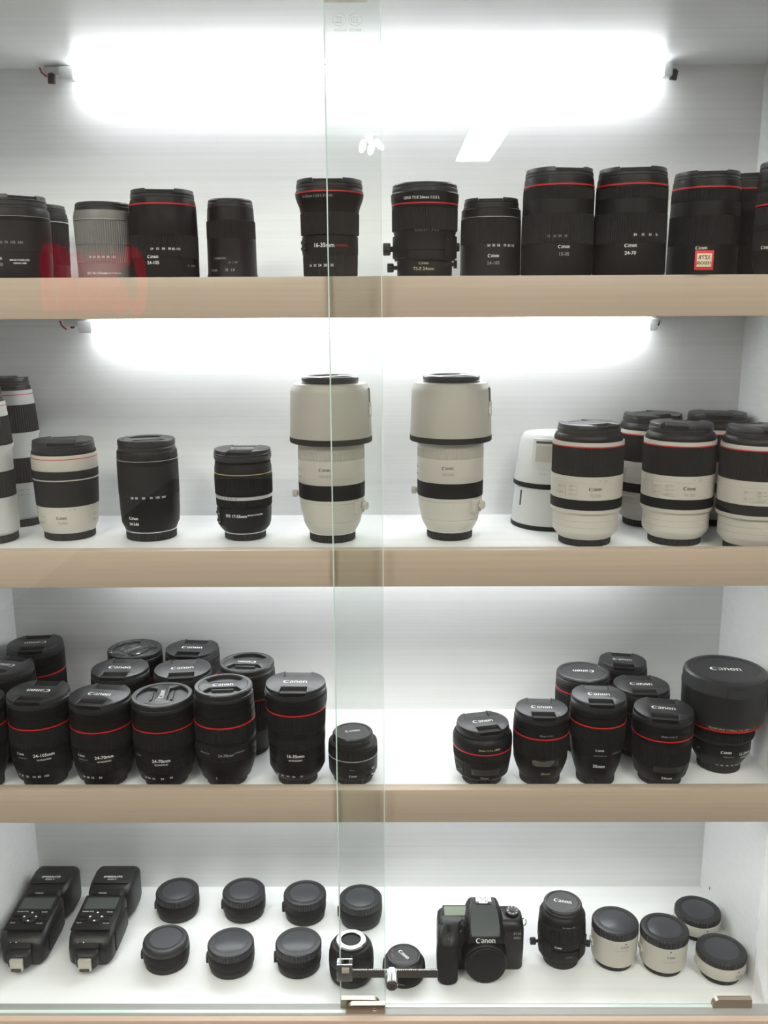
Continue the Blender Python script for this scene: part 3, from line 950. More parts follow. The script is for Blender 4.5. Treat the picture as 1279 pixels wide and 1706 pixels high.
lens('rf24105s', 'black lens peeking out behind the plain lens right of the tilt lens', .1400, .215, S1, zs=1.06, group=G1)
lens('rf24105s', 'plain black lens without red ring, right of the tilt lens', .1310, .112, S1,
     [('@', 3.5, 0, 46), ('24-105', 4.0, 0, 37.5, 'dimprint'), ('24  35  50    70  85 105', 2.8, 16, 58, 'print')], group=G1, cap_ang=-8)
lens('rf2470', 'red-ringed black lens mostly hidden behind the first of the tall lenses, top shelf', .2280, .205, S1, group=G1, zs=.96)
lens('rf2470', 'tall red-ringed black lens beside the plain lens, first of the tall ones', .2085, .085, S1,
     [('@', 3.6, 1, 54), ('15-35', 4.0, 1, 45.5, 'dimprint'), ('15   20  24   35', 2.8, -10, 66, 'dimprint')], group=G1, cap_ang=10)
lens('rf2470', 'tall red-ringed black lens, second of the tall ones on the top shelf', .2958, .085, S1,
     [('@', 3.6, -12, 55), ('24-70', 4.2, -12, 46.5, 'print'), ('24     35     50     70', 2.8, 12, 67, 'print')], group=G1, cap_ang=-10)
lens('rf2470', 'red-ringed black lens behind the small red-framed sticker, top shelf', .4060, .150, S1,
     [('@', 3.6, -20, 56), ('24-70', 4.2, -20, 47, 'print')], group=G1, cap_ang=-8, zs=1.035)
lens('rf2470', 'red-ringed black lens squeezed between its neighbours near the right wall, top shelf', .4755, .212, S1,
     [('@', 3.6, -40, 62)], group=G1, cap_ang=-20, zs=1.08)
lens('ef24105', 'greyish red-ringed lens cut off by the right picture edge, top shelf', .4785, .062, S1,
     [('@', 3.6, -60, 52)], group=G1, zs=1.10)

# ------------------------------------------------------------------ second shelf
G2 = 'lenses on the second shelf'
lens('ef70200f4', 'slim white zoom lens cut off by the left picture edge, second shelf', -.5360, .140, S2,
     [('70-200mm', 3.6, 35, 113, 'darkprint')], group=G2, name='telephoto_lens', cap_ang=50, zs=.965, logo=0)
r_, rf_ = lens('ef70200f4', 'slim tall white zoom lens with two black bands in the back left corner', -.5385, .2415, S2,
               [('70-200mm', 3.6, 0, 113, 'darkprint')], group=G2, name='telephoto_lens', cap_ang=-35, logo=0)
panel_switch(r_, rf_, 20, 52, 44, 58, 'coolwhite', 2)
r_, rf_ = lens('rf70200f4', 'short white lens with two black bands beside the all-black lens', -.4370, .162, S2,
               [('@', 3.6, 6, 33, 'darkprint'), ('70-200', 3.6, 6, 26, 'dimprint'), ('70    100   200', 2.2, 22, 44, 'dimprint')], group=G2, name='telephoto_lens', cap_ang=15, logo=0)
panel_switch(r_, rf_, -52, -26, 22, 38)
panel_switch(r_, rf_, 66, 84, 22, 38)
lens('rf24240', 'all-black lens with white print standing alone, second shelf', -.3227, .157, S2,
     [('@', 3.6, -20, 33), ('24-240', 3.8, -20, 25, 'print'), ('24  35     50     70   105  240', 3.0, 12, 61, 'print')], group=G2, cap_ang=22, logo=0)
r_, rf_ = lens('efs1755', 'black lens with a silver band and thin gold line, second shelf', -.1928, .153, S2,
               [('EFS 17-55mm', 4.0, -10, 36), ('IMAGE STABILIZER', 2.0, 32, 37, 'print'), ('17  24  35   55', 2.4, -20, 60, 'darkprint')], group=G2)
panel_switch(r_, rf_, -85, -52, 20, 42, 'satin', 2, 'print')


def hood_big(root):
    h = obj('lens_hood', lathe([(44.6, 134.5), (53.4, 134.5), (54.2, 141), (53.6, 160), (52.4, 200), (51.6, 203), (47.6, 209.6), (38, 210.6), (37.6, 209)], M['hood'], 96), root)
    obj('rubber_rim', lathe([(44.8, 133.2), (53.9, 133.2), (54.7, 134.2), (54.7, 140.4), (54, 141)], M['rubber'], 96), h)
    fr = lambda z: 53.6 + (52.4 - 53.6) * (z - 160) / 40.
    obj('release_slot', patch(fr, 76, 79.5, 182, 204, .8, M['dark'], 3), h)
    obj('filter_window', patch(fr, 72, 90, 166, 186, .9, M['hood'], 6), h)
    obj('window_mark', patch(fr, 74, 79, 170, 180, 1.2, M['print'], 4), h)


for lab, x, y, rot in (('big white super-zoom lens with reversed hood crossed by the glass edge line', -.0724, .142, 0.),
                       ('big white super-zoom lens with reversed hood and side knob, right of the middle', .0872, .153, -10.)):
    r_, rf_ = lens('rf100500', lab, x, y, S2, [('@', 4.0, -8, 101, 'darkprint'), ('100-500', 3.8, -8, 92.5, 'dimprint'), ('I', 3, 2, 50, 'dimprint')], rot=rot, group=G2, name='telephoto_lens', logo=0, cap_ang=35 + rot)
    hood_big(r_)
    panel_switch(r_, rf_, -72, -50, 85, 104)
    fb = patch(rf_, 48, 70, 40, 56, 5, M['white'])
    o = obj('collar_lock', fb, r_)
    knob(r_, 62, 46, 54, 50, 5.5, 'collar_knob', 16, 'white')
    knob(r_, -94, 43, 53, 62, 5.0, 'foot_knob', 16, 'white')

# two stacked hoods
for lab, z0, prof, rim, win in (
    ('white lens hood with black rim, lower one of the stacked pair', 0, [(54.6, 6.2), (55, 6.4), (50.6, 58.4), (49.5, 59), (20, 59)], [(50, 0), (55.2, 0), (55.8, 1), (55.5, 6.4), (50, 6.4)], False),
    ('white lens hood with a square window, upper one of the stacked pair', 59.4, [(52.2, 6.2), (52.6, 6.6), (44.4, 64.5), (40.6, 71.5), (38.8, 73), (20, 73)], [(48, 0), (52.8, 0), (53.4, 1), (53, 6.6), (48, 6.6)], True)):
    h = thing('lens_hood', lab, 'lens hood', (.2372, .2288, S2 + .0002 + z0 * .001), 0, 'stacked white lens hoods')
    obj('hood_shell', lathe(prof, M['coolwhite'], 96), h)
    obj('rubber_rim', lathe(rim, M['rubber'], 96), h)
    if win:
        fr = lambda z: 52.6 + (44.4 - 52.6) * (z - 6.6) / 58.
        w = obj('window_frame', patch(fr, -44, 0, 33, 69, 1.4, M['coolwhite'], 10), h)
        obj('window_slot', patch(fr, -38, -6, 62, 66, 1.7, M['dark'], 8), w)
        obj('sliding_window', patch(fr, -37, -7, 37, 60, 2.0, M['hood'], 8), w)
        obj('print', text_wrapped('PL WINDOW', 2.0, -22, 27, fr, M['dimprint']), h)
        obj('print', text_wrapped('ET-83F', 2.6, -22, 20, fr, M['dimprint']), h)
    else:
        fr = lambda z: 55 + (50.6 - 55) * (z - 6.4) / 52.
        obj('release_slot', patch(fr, -64, -61, 32, 54, .6, M['dark'], 3), h)

for lab, x, y, rot, ca, lg, pr in (
    ('stout white zoom lens with black bands standing in front of the white hoods', .2652, .122, 0, 30, .9, True),
    ('stout white zoom lens in the back row, left one of the two behind', .3780, .229, -35, 25, 0, False),
    ('stout white zoom lens in the front row, between its two front neighbours', .3855, .124, 4, -30, .9, True),
    ('stout white zoom lens in the back right corner, behind the front ones', .4725, .238, -20, -15, 0, False),
    ('stout white zoom lens at the right wall, front row, cut by the picture edge', .4725, .084, 22, 10, .9, False)):
    prs = [('@', 4.2, 2, 79, 'darkprint'), ('70-200', 3.8, 2, 70.5, 'dimprint'), ('70      200', 2.2, 14, 89.5, 'dimprint')] if pr else []
    r_, rf_ = lens('rf70200f28', lab, x, y, S2, prs, rot=0, group=G2, name='telephoto_lens', cap_ang=ca, logo=lg, logo_mat='dimprint')
    panel_switch(r_, rf_, -62 + rot, -46 + rot, 69, 85, 'white', 2)
    panel_switch(r_, rf_, -42 + rot, -26 + rot, 69, 85, 'white', 3)
    if 'back row' in lab:
        knob(r_, -70, 44, 52, 55, 5.5, 'collar_knob', 16, 'white')

# ------------------------------------------------------------------ third shelf
G3 = 'red-ringed lenses on the third shelf'


def p2470(a=-22, txt='24-70mm', scale='24  28  35     50', z=1.):
    return [('@', 2.9, a, 53 * z), ('0.38 0.5 0.7 1', 2.0, a + 4, 47.5 * z, 'dimprint'), (txt, 4.6, a + 44, 51 * z), ('ULTRASONIC', 2.2, a + 44, 45 * z, 'print'), (scale, 3.2, a + 16, 21 * z)]


lens('ef2470', 'red-ringed lens in the back left corner of the third shelf, cap print upside down', -.5265, .2260, S3, zs=138 / 123, cap_ang=188, group=G3)
lens('ef24105', 'lens second from the back at the left wall, cap cut by the picture edge', -.5365, .1400, S3, zs=1.0, cap_ang=165, cap='pinch', group=G3)
lens('ef35lii', 'black lens mostly outside the left picture edge, front row of the third shelf', -.5410, .0540, S3, zs=1.03, cap_ang=30, group=G3)
lens('ef2470', 'leftmost fully seen front lens, cap lettering upside down, third shelf', -.4635, .0690, S3, p2470(-22, '24-105mm', '24  35   50    70  85   105', 128.5 / 123), zs=128.5 / 123, cap_ang=176, group=G3)
lens('ef2470', 'front lens with pinch cap between the upside-down cap and the silvery cap', -.3815, .0680, S3, p2470(-26, z=1.0), cap_ang=-8, group=G3)
lens('ef2470', 'front lens with silvery grey cap lettered sideways, third shelf', -.2985, .0680, S3, [('24-70mm', 4.6, 6, 46), ('ULTRASONIC', 2.2, 6, 40.5), ('@', 2.6, -42, 51, 'dimprint'), ('24 28  35      50      70', 3.2, -4, 19)], cap='inner', cap_ang=96, group=G3, logo=.82)
r_, rf_ = lens('ef24105', 'front lens with glossy two-well cap left of the tallest lens, third shelf', -.2165, .0690, S3, [('24-70mm', 4.0, 10, 53, 'dimprint'), ('MACRO 0.4m', 2.0, -32, 55, 'dimprint'), ('I', 4, -12, 18, 'print'), ('ULTRASONIC', 1.9, 36, 55, 'dimprint')], cap_ang=6, group=G3, logo=.9)
panel_switch(r_, rf_, 62, 86, 38, 58, 'satin', 2, 'dimprint')
r_, rf_ = lens('ef1635iii', 'tallest front lens with pinch cap, beside the small lens without red ring', -.1205, .0700, S3, [('16-35mm', 4.6, 2, 50), ('ULTRASONIC', 2.2, 2, 44), ('16   20   24   28     35', 3.2, -14, 20)], cap_ang=-1, group=G3)
panel_switch(r_, rf_, -66, -38, 46, 60, 'satin', 1, 'dimprint')
r_, rf_ = lens('ef50', 'smallest lens, no red ring, behind the overlapping glass edges, third shelf', -.0455, .0715, S3, [('@', 2.7, 2, 18), ('50mm', 1.8, 0, 27, 'dimprint')], cap_ang=14, group='lenses on the third shelf', logo=.92)
panel_switch(r_, rf_, 34, 62, 10, 28, 'satin', 2, 'print')
obj('red_dot', patch(rf_, 24, 28, 9.5, 11, .3, M['red'], 3), r_)
lens('ef2470', 'middle-row lens with pinch cap, behind the front lens with pinch cap', -.3785, .1520, S3, zs=127 / 123, cap_ang=-2, group=G3)
k_, krf = lens('ef2470', 'back-row lens with its cap wrapped in crinkled clear film', -.3825, .2420, S3, zs=121 / 123, cap_ang=52, cap='inner', group=G3, logo=.7, logo_mat='print')
lens('ef2470', 'middle-row lens with pinch cap behind the silvery cap', -.2890, .1500, S3, zs=127 / 123, cap_ang=8, group=G3)
lens('ef2470', 'back-row lens with pinch cap, right of the film-wrapped cap', -.2955, .2440, S3, zs=121 / 123, cap_ang=-4, group=G3)
lens('ef24105', 'ribbed lens in the middle row with upside-down two-well cap, left of the tallest lens', -.1985, .1560, S3, zs=133 / 136, cap_ang=176, group=G3, logo=.85)
# crinkled film over the wrapped cap
bm = bmesh.new()
bmesh.ops.create_grid(bm, x_segments=26, y_segments=26, size=.0395)
rnd = random.Random(3)
for v in list(bm.verts):
    r0 = math.hypot(v.co.x, v.co.y)
    if r0 > .0400:
        bm.verts.remove(v)
        continue
    v.co.z = .1215 + rnd.uniform(0, .0018) - max(0, r0 - .036) * 1.2
me = from_bm(bm, M['film'], False)
obj('clear_film', me, k_, label='crinkled clear plastic film')

r_, rf_ = lens('ef50l', 'squat red-ringed lens at the left end of the right-hand group', .1290, .0700, S3, [('50mm 1:1.2 L  LENS', 2.6, 8, 59, 'goldprint'), ('0.45 0.6 1 3', 2.2, 2, 25, 'dimprint'), ('50mm', 3.2, 0, 17.5, 'dimprint')], cap_ang=14, group=G3)
panel_switch(r_, rf_, -76, -48, 16, 32, 'satin', 1, 'dimprint')
obj('distance_window', patch(rf_, -28, 32, 21, 31, .5, M['lens_glass']), r_)
r_, rf_ = lens('ef35l', 'red-ringed lens second in the right-hand front group', .2072, .0700, S3, [('35mm 1:1.4 L', 2.4, 2, 78, 'dimprint'), ('1  3  5', 2.4, 4, 39, 'dimprint'), ('35mm', 3.8, 4, 22, 'goldprint')], cap_ang=-3, group=G3)
obj('distance_window', patch(rf_, -26, 32, 34, 43, .5, M['lens_glass']), r_)
lens('ef35lii', 'tallest red-ringed lens of the right-hand front group, white print on its barrel', .2823, .0690, S3, [('@', 2.9, -6, 57), ('0.3 0.4 0.6 1 m', 2.0, -4, 49, 'dimprint'), ('35mm', 4.6, -6, 33), ('ULTRASONIC', 2.0, 36, 51, 'dimprint')], cap_ang=-5, group=G3)
r_, rf_ = lens('ef24l', 'red-ringed lens rightmost of the equal front lenses, left of the huge capped lens', .3697, .0700, S3, [('24mm 1:1.4 L II', 2.4, -4, 78, 'dimprint'), ('1   3   5', 2.4, -2, 29, 'dimprint'), ('24mm', 4.2, -2, 17)], cap_ang=-12, group=G3)
obj('distance_window', patch(rf_, -30, 28, 25, 34, .5, M['lens_glass']), r_)
lens('ef85', 'ribbed lens with plain round slip-on cap, behind the right-hand front group', .2812, .1630, S3, zs=1.0, cap_ang=176, group=G3)
lens('ef35l', 'rearmost lens of the right-hand group on the third shelf, nearest the back panel', .3560, .2340, S3, zs=104 / 102, cap_ang=-10, group=G3, logo_mat='print')
lens('ef24l', 'lens in the middle row of the right-hand group, behind the last two front lenses', .3615, .1500, S3, zs=1.0, cap_ang=-4, group=G3)
r_, rf_ = lens('ef1124', 'huge bulbous lens with a wide drum-shaped cap by the right wall', .4622, .1060, S3, [('@', 3.6, -8, 37), ('0.28 0.4 0.7 1', 2.0, -2, 30.5, 'dimprint'), ('11-24mm', 4.4, 34, 33.5), ('ULTRASONIC', 2.0, 34, 28.5), ('11  12   14   16   20   24', 2.8, 6, 14.5)], cap_ang=-6, group=G3, logo=.92)
cp = [c for c in r_.children if c.name.startswith('front_cap')][0]
fr = lambda z: 55.6
obj('release_tab', patch(fr, -10, 12, 46, 58, 1.4, M['capgrey'], 6), cp)
obj('print', text_wrapped('ZOOM LENS 11-24mm 1:4 L USM', 2.8, -10, 76.5, lambda z: 54.4, M['goldprint']), r_)
panel_switch(r_, rf_, -80, -58, 26, 44, 'satin', 1, 'dimprint')

# ------------------------------------------------------------------ bottom compartment
# mount adapters
ADP = {}


def adapter(label, x, y, kind, cap_kind, ca):
    t = thing('mount_adapter', label, 'adapter', (x, y, S4 + .0002), 0, 'black mount adapters in two rows')
    if kind not in ADP:
        if kind == 'a':
            ADP[kind] = [('bottom_cap', lathe([(29.5, 0), (31, .8), (31.4, 8), (30.6, 8.6)], M['rearcap'], 72)),
                         ('adapter_ring', lathe([(31.5, 8.6), (33.2, 9.4), (33.4, 15), (32.8, 15.6), (32.8, 16.4), (34, 17), (34, 26), (33, 28.5)], M['satin'], 72))]
        else:
            ADP[kind] = [('bottom_cap', lathe([(29.5, 0), (30.8, .8), (31, 7), (30.4, 7.6)], M['rearcap'], 72)),
                         ('adapter_ring', lathe([(31, 7.6), (31.8, 8.2), (33.2, 27), (32.6, 29)], M['satin'], 72)),
                         ('control_ring', lathe(ring_profile(32.6, 12, 33.3, 20, .4, .4), M['rubber'], ribs=90))]
    for nm, me in ADP[kind]:
        obj(nm, me, t)
    put_cap(t, cap_kind, 33.6 if cap_kind == 'ribcap' else 33.2, 28.2, 11.4, ca, 0)
    obj('release_lever', patch(lambda z: 33.4, -98, -74, 11, 20, 3.2, M['black'], 6), t)
    obj('red_dot', patch(lambda z: 33.6, -64, -61, 21, 23, .3, M['red'], 2), t)


adapter('black capped mount adapter, leftmost of the back row beside the flash units', -.3348, .2225, 'a', 'ribcap', 0)
adapter('black capped mount adapter, second from left in the back row', -.2288, .2225, 'a', 'ribcap', 20)
adapter('black capped mount adapter, third from left in the back row', -.1310, .2155, 'b', 'ribcap', 10)
adapter('black capped mount adapter in the back row behind the overlapping glass', -.0425, .2045, 'a', 'ribcap', 40)
adapter('black mount adapter with smooth glossy cap, leftmost of the front row', -.3262, .1090, 'a', 'dome', 0)
adapter('black capped mount adapter, middle of the front row', -.2288, .1000, 'a', 'ribcap', 60)
adapter('black capped mount adapter at the right end of the front row', -.1300, .1010, 'b', 'ribcap', 15)

# lens standing on its front, bare silver mount up
t = thing('camera_lens', 'black lens standing upside down with bare silver mount, behind the lock hook', 'lens', (-.0520, .0780, S4 + .0002))
obj('barrel', lathe([(26, 0), (27.5, 1), (28.5, 4), (30.4, 5), (31.4, 12)], M['satin']), t)
obj('focus_ring', lathe(ring_profile(31.6, 12, 32.4, 30), M['rubber'], ribs=80), t)
obj('barrel', lathe([(31.8, 30), (32.3, 31), (31.8, 42), (30, 50), (27, 54.5), (23.4, 56), (22.8, 58), (20, 58.4)], M['satin']), t)
o = obj('mount_ring', lathe([(22, 57), (21.4, 60), (20.6, 61), (14.4, 61), (13.8, 60), (13.6, 55)], M['silver'], 60, closed=False), t)
obj('rear_barrel', lathe([(13.8, 60.4), (13.2, 54), (11.6, 53.4), (11.4, 50), (0, 50)], M['satin'], 48, closed=False), o)
obj('rear_element', lathe([(11.5, 51), (8, 52.4), (4, 53.2), (0, 53.4)], M['lens_glass'], 40, closed=False), o)

lens('pancake', 'flat pancake lens with lettered cap, behind the lock cylinder', .0236, .0800, S4, [('EFS 24mm', 2.0, -10, 9, 'dimprint')], cap_ang=-52, group='lenses in the bottom compartment', logo=1.05)

r_, rf_ = lens('tse90', 'black tilt lens with two side knobs, right of the camera body', .2560, .1150, S4, [('@', 2.6, -18, 43, 'print'), ('TS-E 90mm 1:2.8', 2.0, 6, 75, 'dimprint'), ('1  0.7  0.5', 2.0, 8, 27, 'dimprint')], cap_ang=-16, group='lenses in the bottom compartment', logo=1.15)
knob(r_, -88, 33, 46, 30, 5.2, 'tilt_knob')
knob(r_, 88, 33, 42, 26, 5.0, 'shift_knob')
for a0 in (-55, 58):
    obj('tilt_plate', patch(rf_, a0 - 22, a0 + 22, 20, 46, 1.6, M['satin']), r_)


def extender(label, x, y, h, capR, prints, dotphi):
    t = thing('teleconverter', label, 'teleconverter', (x, y, S4 + .0002), 0, 'white teleconverters at the right end')
    obj('rear_cap', lathe([(26, 0), (27.5, .8), (28, 6), (27.6, 8)], M['rearcap'], ribs=40, depth=.8), t)
    ch = 11.4 if h > 50 else 9.5
    if h > 50:
        prof = [(28, 8), (31.6, 10), (32.6, 14), (33.9, h - ch - 4.6), (34, h - ch - 2.6), (33.6, h - ch - .6)]
    else:
        prof = [(28, 7.5), (32.6, 11), (34.8, 17), (35.1, h - ch - 2), (34.6, h - ch - .6)]
    obj('white_barrel', lathe(prof, M['white'], 80), t)
    obj('mount_ring', lathe([(33, h - ch - 1.0), (33.9, h - ch - .6), (33.9, h - ch + .2)], M['silver'], 60), t)
    put_cap(t, 'ribcap', capR, h - ch, ch, 20, 0)
    pts = sorted((z, r) for r, z in prof)

    def rf(z):
        for (za, ra), (zb, rb) in zip(pts, pts[1:]):
            if za <= z <= zb:
                return ra + (rb - ra) * (z - za) / max(1e-6, zb - za)
        return pts[-1][1] if z > pts[-1][0] else pts[0][1]
    for s, hh, ph, z, m in prints:
        obj('logo' if s == '@' else 'print', text_wrapped(s, hh, ph, z, rf, M[m]), t)
    obj('red_dot', patch(rf, dotphi - 2, dotphi + 2, h - ch - 5.5, h - ch - 3.5, .3, M['dark'], 2), t)
    obj('release_lever', patch(rf, -96, -76, h * .45, h * .45 + 8, 2.6, M['white'], 5), t)


extender('white teleconverter with black cap, nearest to the tilt lens', .3335, .1130, 66, 33.6, [('@', 3.0, 12, 45, 'darkprint'), ('EXTENDER EF 2x', 2.4, 6, 39, 'dimprint'), ('III', 2.6, 8, 31, 'dimprint')], 14)
extender('tall white teleconverter in the middle, second from the tilt lens', .4025, .1020, 62, 34.6, [('@', 3.0, 2, 37, 'darkprint'), ('EXTENDER EF 2x', 2.4, 4, 28.5, 'dimprint'), ('II', 2.6, 2, 21, 'dimprint')], 0)
extender('short white teleconverter in the back right corner', .4770, .1765, 38, 34.2, [('@', 2.8, 10, 19, 'darkprint'), ('EXTENDER EF 1.4x', 2.0, 10, 14.5, 'dimprint')], 6)
extender('short white teleconverter at the front right, nearest the door corner', .4805, .0850, 40, 34.8, [('@', 2.8, 26, 19, 'darkprint'), ('EXTENDER EF 1.4x', 2.0, 20, 14, 'dimprint')], 24)


# ------------------------------------------------------------------ camera body
def loft(sections, m, closed_ends=True, smooth_angle=40):
    """sections: list of equally long closed loops of (x,y,z) in metres"""
    bm = bmesh.new()
    rows = [[bm.verts.new(p) for p in s] for s in sections]
    n = len(rows[0])
    for a, b in zip(rows, rows[1:]):
        for i in range(n):
            j = (i + 1) % n
            bm.faces.new((a[i], a[j], b[j], b[i]))
    if closed_ends:
        bm.faces.new(rows[0][::-1])
        bm.faces.new(rows[-1])
    return from_bm(bm, m, True, smooth_angle)


def rrect(w0, w1, y0, y1, r, z, n=5):
    """rounded rectangle loop in XY at height z (mm -> m)"""
    r = min(r, (w1 - w0) / 2 - .01, (y1 - y0) / 2 - .01)
    pts = []
    for cx_, cy_, a0 in ((w1 - r, y1 - r, 0), (w0 + r, y1 - r, 90), (w0 + r, y0 + r, 180), (w1 - r, y0 + r, 270)):
        for i in range(n + 1):
            a = rad(a0 + 90 * i / n)
            pts.append(((cx_ + r * math.cos(a)) * .001, (cy_ + r * math.sin(a)) * .001, z * .001))
    return pts


cb = thing('digital_camera', 'black camera body without lens beside the lock bar, hot shoe on top', 'camera', (.1345, .0900, S4 + .0002))
# local origin: middle of the front plane of the body at its base (mm)
obj('body_shell', loft([rrect(-58, 60, 1, 40, 6, 0), rrect(-60, 62, 0, 42, 8, 2), rrect(-62, 63.5, -1, 43, 10, 30), rrect(-62, 63.5, -1, 43, 11, 62), rrect(-61, 62, 0, 42, 12, 73),
                        rrect(-58, 59, 4, 39, 12, 77.5), rrect(-52, 54, 9, 34, 10, 79)], M['black']), cb)
g = obj('hand_grip', loft([rrect(-61, -38, -30, 8, 10, 0), rrect(-63, -34, -33, 10, 12, 3), rrect(-64, -33, -34, 10, 13, 30), rrect(-63.5, -33.5, -32, 10, 13, 52), rrect(-62, -34, -24, 10, 12, 62)], M['grip']), cb)
st = obj('shutter_deck', loft([rrect(-63, -33, -29, 10, 13, 54), rrect(-63, -32, -27, 12, 13, 62), rrect(-61.5, -31, -20, 14, 13, 69), rrect(-58, -30, -10, 18, 11, 75), rrect(-55, -28, -2, 20, 10, 79.5)], M['black']), cb)
sb = obj('shutter_button', lathe([(5.2, 0), (5.2, 1.2), (4.6, 2.0), (0, 1.5)], M['black'], 28), st, (-.0485, -.0195, .0665), (rad(38), 0, 0))
obj('main_dial', lathe([(6.2, -2.6), (6.6, -2.4), (6.6, 2.4), (6.2, 2.6)], M['rubber'], ribs=24, depth=.5), st, (-.0470, -.0065, .0735), (0, PI / 2, 0))
lcd = obj('top_lcd', box_mesh(-.021, .021, -.0105, .0105, 0, .0028, M['black'], .0012), cb, (-.0330, .0225, .0790), (rad(16), 0, 0))
obj('lcd_screen', box_mesh(-.0185, .0185, -.0078, .0078, .0026, .0031, M['lcd']), lcd)
for i in range(5):
    obj('button', lathe([(2.5, 0), (2.5, 1.4), (2, 1.9), (0, 1.9)], M['black'], 18), cb, (-.0540 + i * .0105, .0030 + (.001 if i else -.003), .0762), (rad(25), 0, 0))
# lens mount throat and body cap side
obj('mount_throat', loft([[((5 + R * math.sin(2 * PI * i / 48)) * .001, y * .001, max(.3, 30 - R * math.cos(2 * PI * i / 48)) * .001) for i in range(48)]
                          for R, y in ((33, 2), (32, -10), (31, -20), (29.8, -25), (28.6, -26))], M['black']), cb)
obj('body_cap', lathe([(28.4, 0), (28.4, 3.0), (27, 4.0), (22, 4.1), (21.4, 3.7), (0, 3.7)], M['satin'], 60), cb, (.005, -.0252, .0300), (PI / 2, 0, 0))
# prism housing
pr = obj('prism_housing', loft([[(x * .001, y * .001, z * .001) for x, y, z in s] for s in (
    [(-24, 36, 66), (-27, 8, 64), (-20, -19, 58), (30, -19, 58), (37, 8, 64), (34, 36, 66)],
    [(-22, 36, 76), (-24, 9, 76), (-18.5, -20, 64), (28.5, -20, 64), (34, 9, 76), (32, 36, 76)],
    [(-18, 35, 88), (-19, 11, 88), (-17.5, -18.5, 70), (27.5, -18.5, 70), (29, 11, 88), (28, 35, 88)],
    [(-14.5, 34, 94.5), (-15, 13, 94.5), (-16, -11, 78), (26, -11, 78), (25, 13, 94.5), (24.5, 34, 94.5)],
    [(-11, 32, 97), (-11.5, 14, 96.8), (-14, -8, 80.5), (24, -8, 80.5), (21.5, 14, 96.8), (21, 32, 97)])], M['black'], smooth_angle=50), cb)
obj('flash_lid', loft([[(x * .001, y * .001, z * .001) for x, y, z in s] for s in (
    [(-13, -19.6, 69.0), (23, -19.6, 69.0), (23, -17.4, 71.5), (-13, -17.4, 71.5)],
    [(-14.2, -19.2, 71.0), (24.2, -19.2, 71.0), (24.2, -16.8, 73.2), (-14.2, -16.8, 73.2)],
    [(-15.6, -11.6, 78.8), (25.6, -11.6, 78.8), (25.6, -9.8, 80.4), (-15.6, -9.8, 80.4)],
    [(-14.6, 2, 88.6), (24.6, 2, 88.6), (24.4, 3.2, 90.0), (-14.4, 3.2, 90.0)],
    [(-12.2, 13.4, 97.4), (22.2, 13.4, 97.4), (22, 14.2, 97.5), (-12, 14.2, 97.5)])], M['prism'], smooth_angle=25), pr)
hs = obj('hot_shoe', box_mesh(-.0105, .0105, -.0095, .0095, 0, .002, M['black'], .0004), pr, (.005, .0235, .0966))
obj('shoe_plate', box_mesh(-.0095, .0095, -.0085, .0085, .0019, .0026, M['silver']), hs)
for s in (-1, 1):
    bm = bmesh.new()
    bm_box(bm, s * .0098 - .0012, s * .0098 + .0012, -.0085, .0085, .002, .0052)
    bm_box(bm, min(s * .0062, s * .0105), max(s * .0062, s * .0105), -.0085, .0085, .0046, .0056)
    obj('shoe_rail', from_bm(bm, M['silver'], False), hs)
for px, py in ((0, 0), (-.0035, .0035), (.0035, .0035), (-.0035, -.0035), (.0035, -.0035)):
    obj('contact', lathe([(.9, 0), (.9, .4)], M['dark'], 12), hs, (px, py, .0026))
obj('logo', text_plane('@', 7.2, M['logo']), pr, (.0052, -.0202, .0640), (rad(84), 0, 0))
dial = obj('mode_dial', lathe([(9.6, 0), (10, .6), (10, 5.6), (9.4, 6.2)], M['black'], ribs=36, depth=.4), cb, (.0475, .0205, .0775), (rad(6), 0, 0))
obj('dial_face', lathe([(9.3, 6.0), (9.0, 6.5), (3.5, 6.4), (3.2, 7.2), (0, 7.3)], M['black'], 40), dial)
for i, ch in enumerate(('M', 'Tv', 'Av', 'P', 'A+', 'C1', 'C2', 'B')):
    a = 2 * PI * i / 8
    obj('print', text_plane(ch, 2.0, M['print'], bold=.02), dial, (.0066 * math.sin(a), .0066 * math.cos(a), .0068), (0, 0, -a))
obj('print', text_plane('EOS', 4.6, M['dimprint']), cb, (.0525, -.0016, .0610), (PI / 2, 0, 0))
obj('print', text_plane('80D', 4.2, M['dimprint']), cb, (.0525, -.0016, .0540), (PI / 2, 0, 0))
lug = bmesh.new()
for i in range(16):
    a, b = 2 * PI * i / 16, 2 * PI * (i + 1) / 16
    p0, p1 = Vector((0, .0035 * math.sin(a), .005 * math.cos(a))), Vector((0, .0035 * math.sin(b), .005 * math.cos(b)))
    bmesh.ops.create_cone(lug, cap_ends=True, segments=8, radius1=.0007, radius2=.0007, depth=(p1 - p0).length * 1.2,
                          matrix=Matrix.Translation((p0 + p1) / 2) @ (p1 - p0).to_track_quat('Z', 'Y').to_matrix().to_4x4())
obj('strap_lug', from_bm(lug, M['silver']), cb, (.0645, .018, .066), (0, rad(20), rad(60)))
obj('focus_lamp', lathe([(2.2, 0), (2.2, .8), (0, 1.1)], M['lens_glass'], 16), cb, (-.0285, -.0012, .066), (PI / 2, 0, 0))


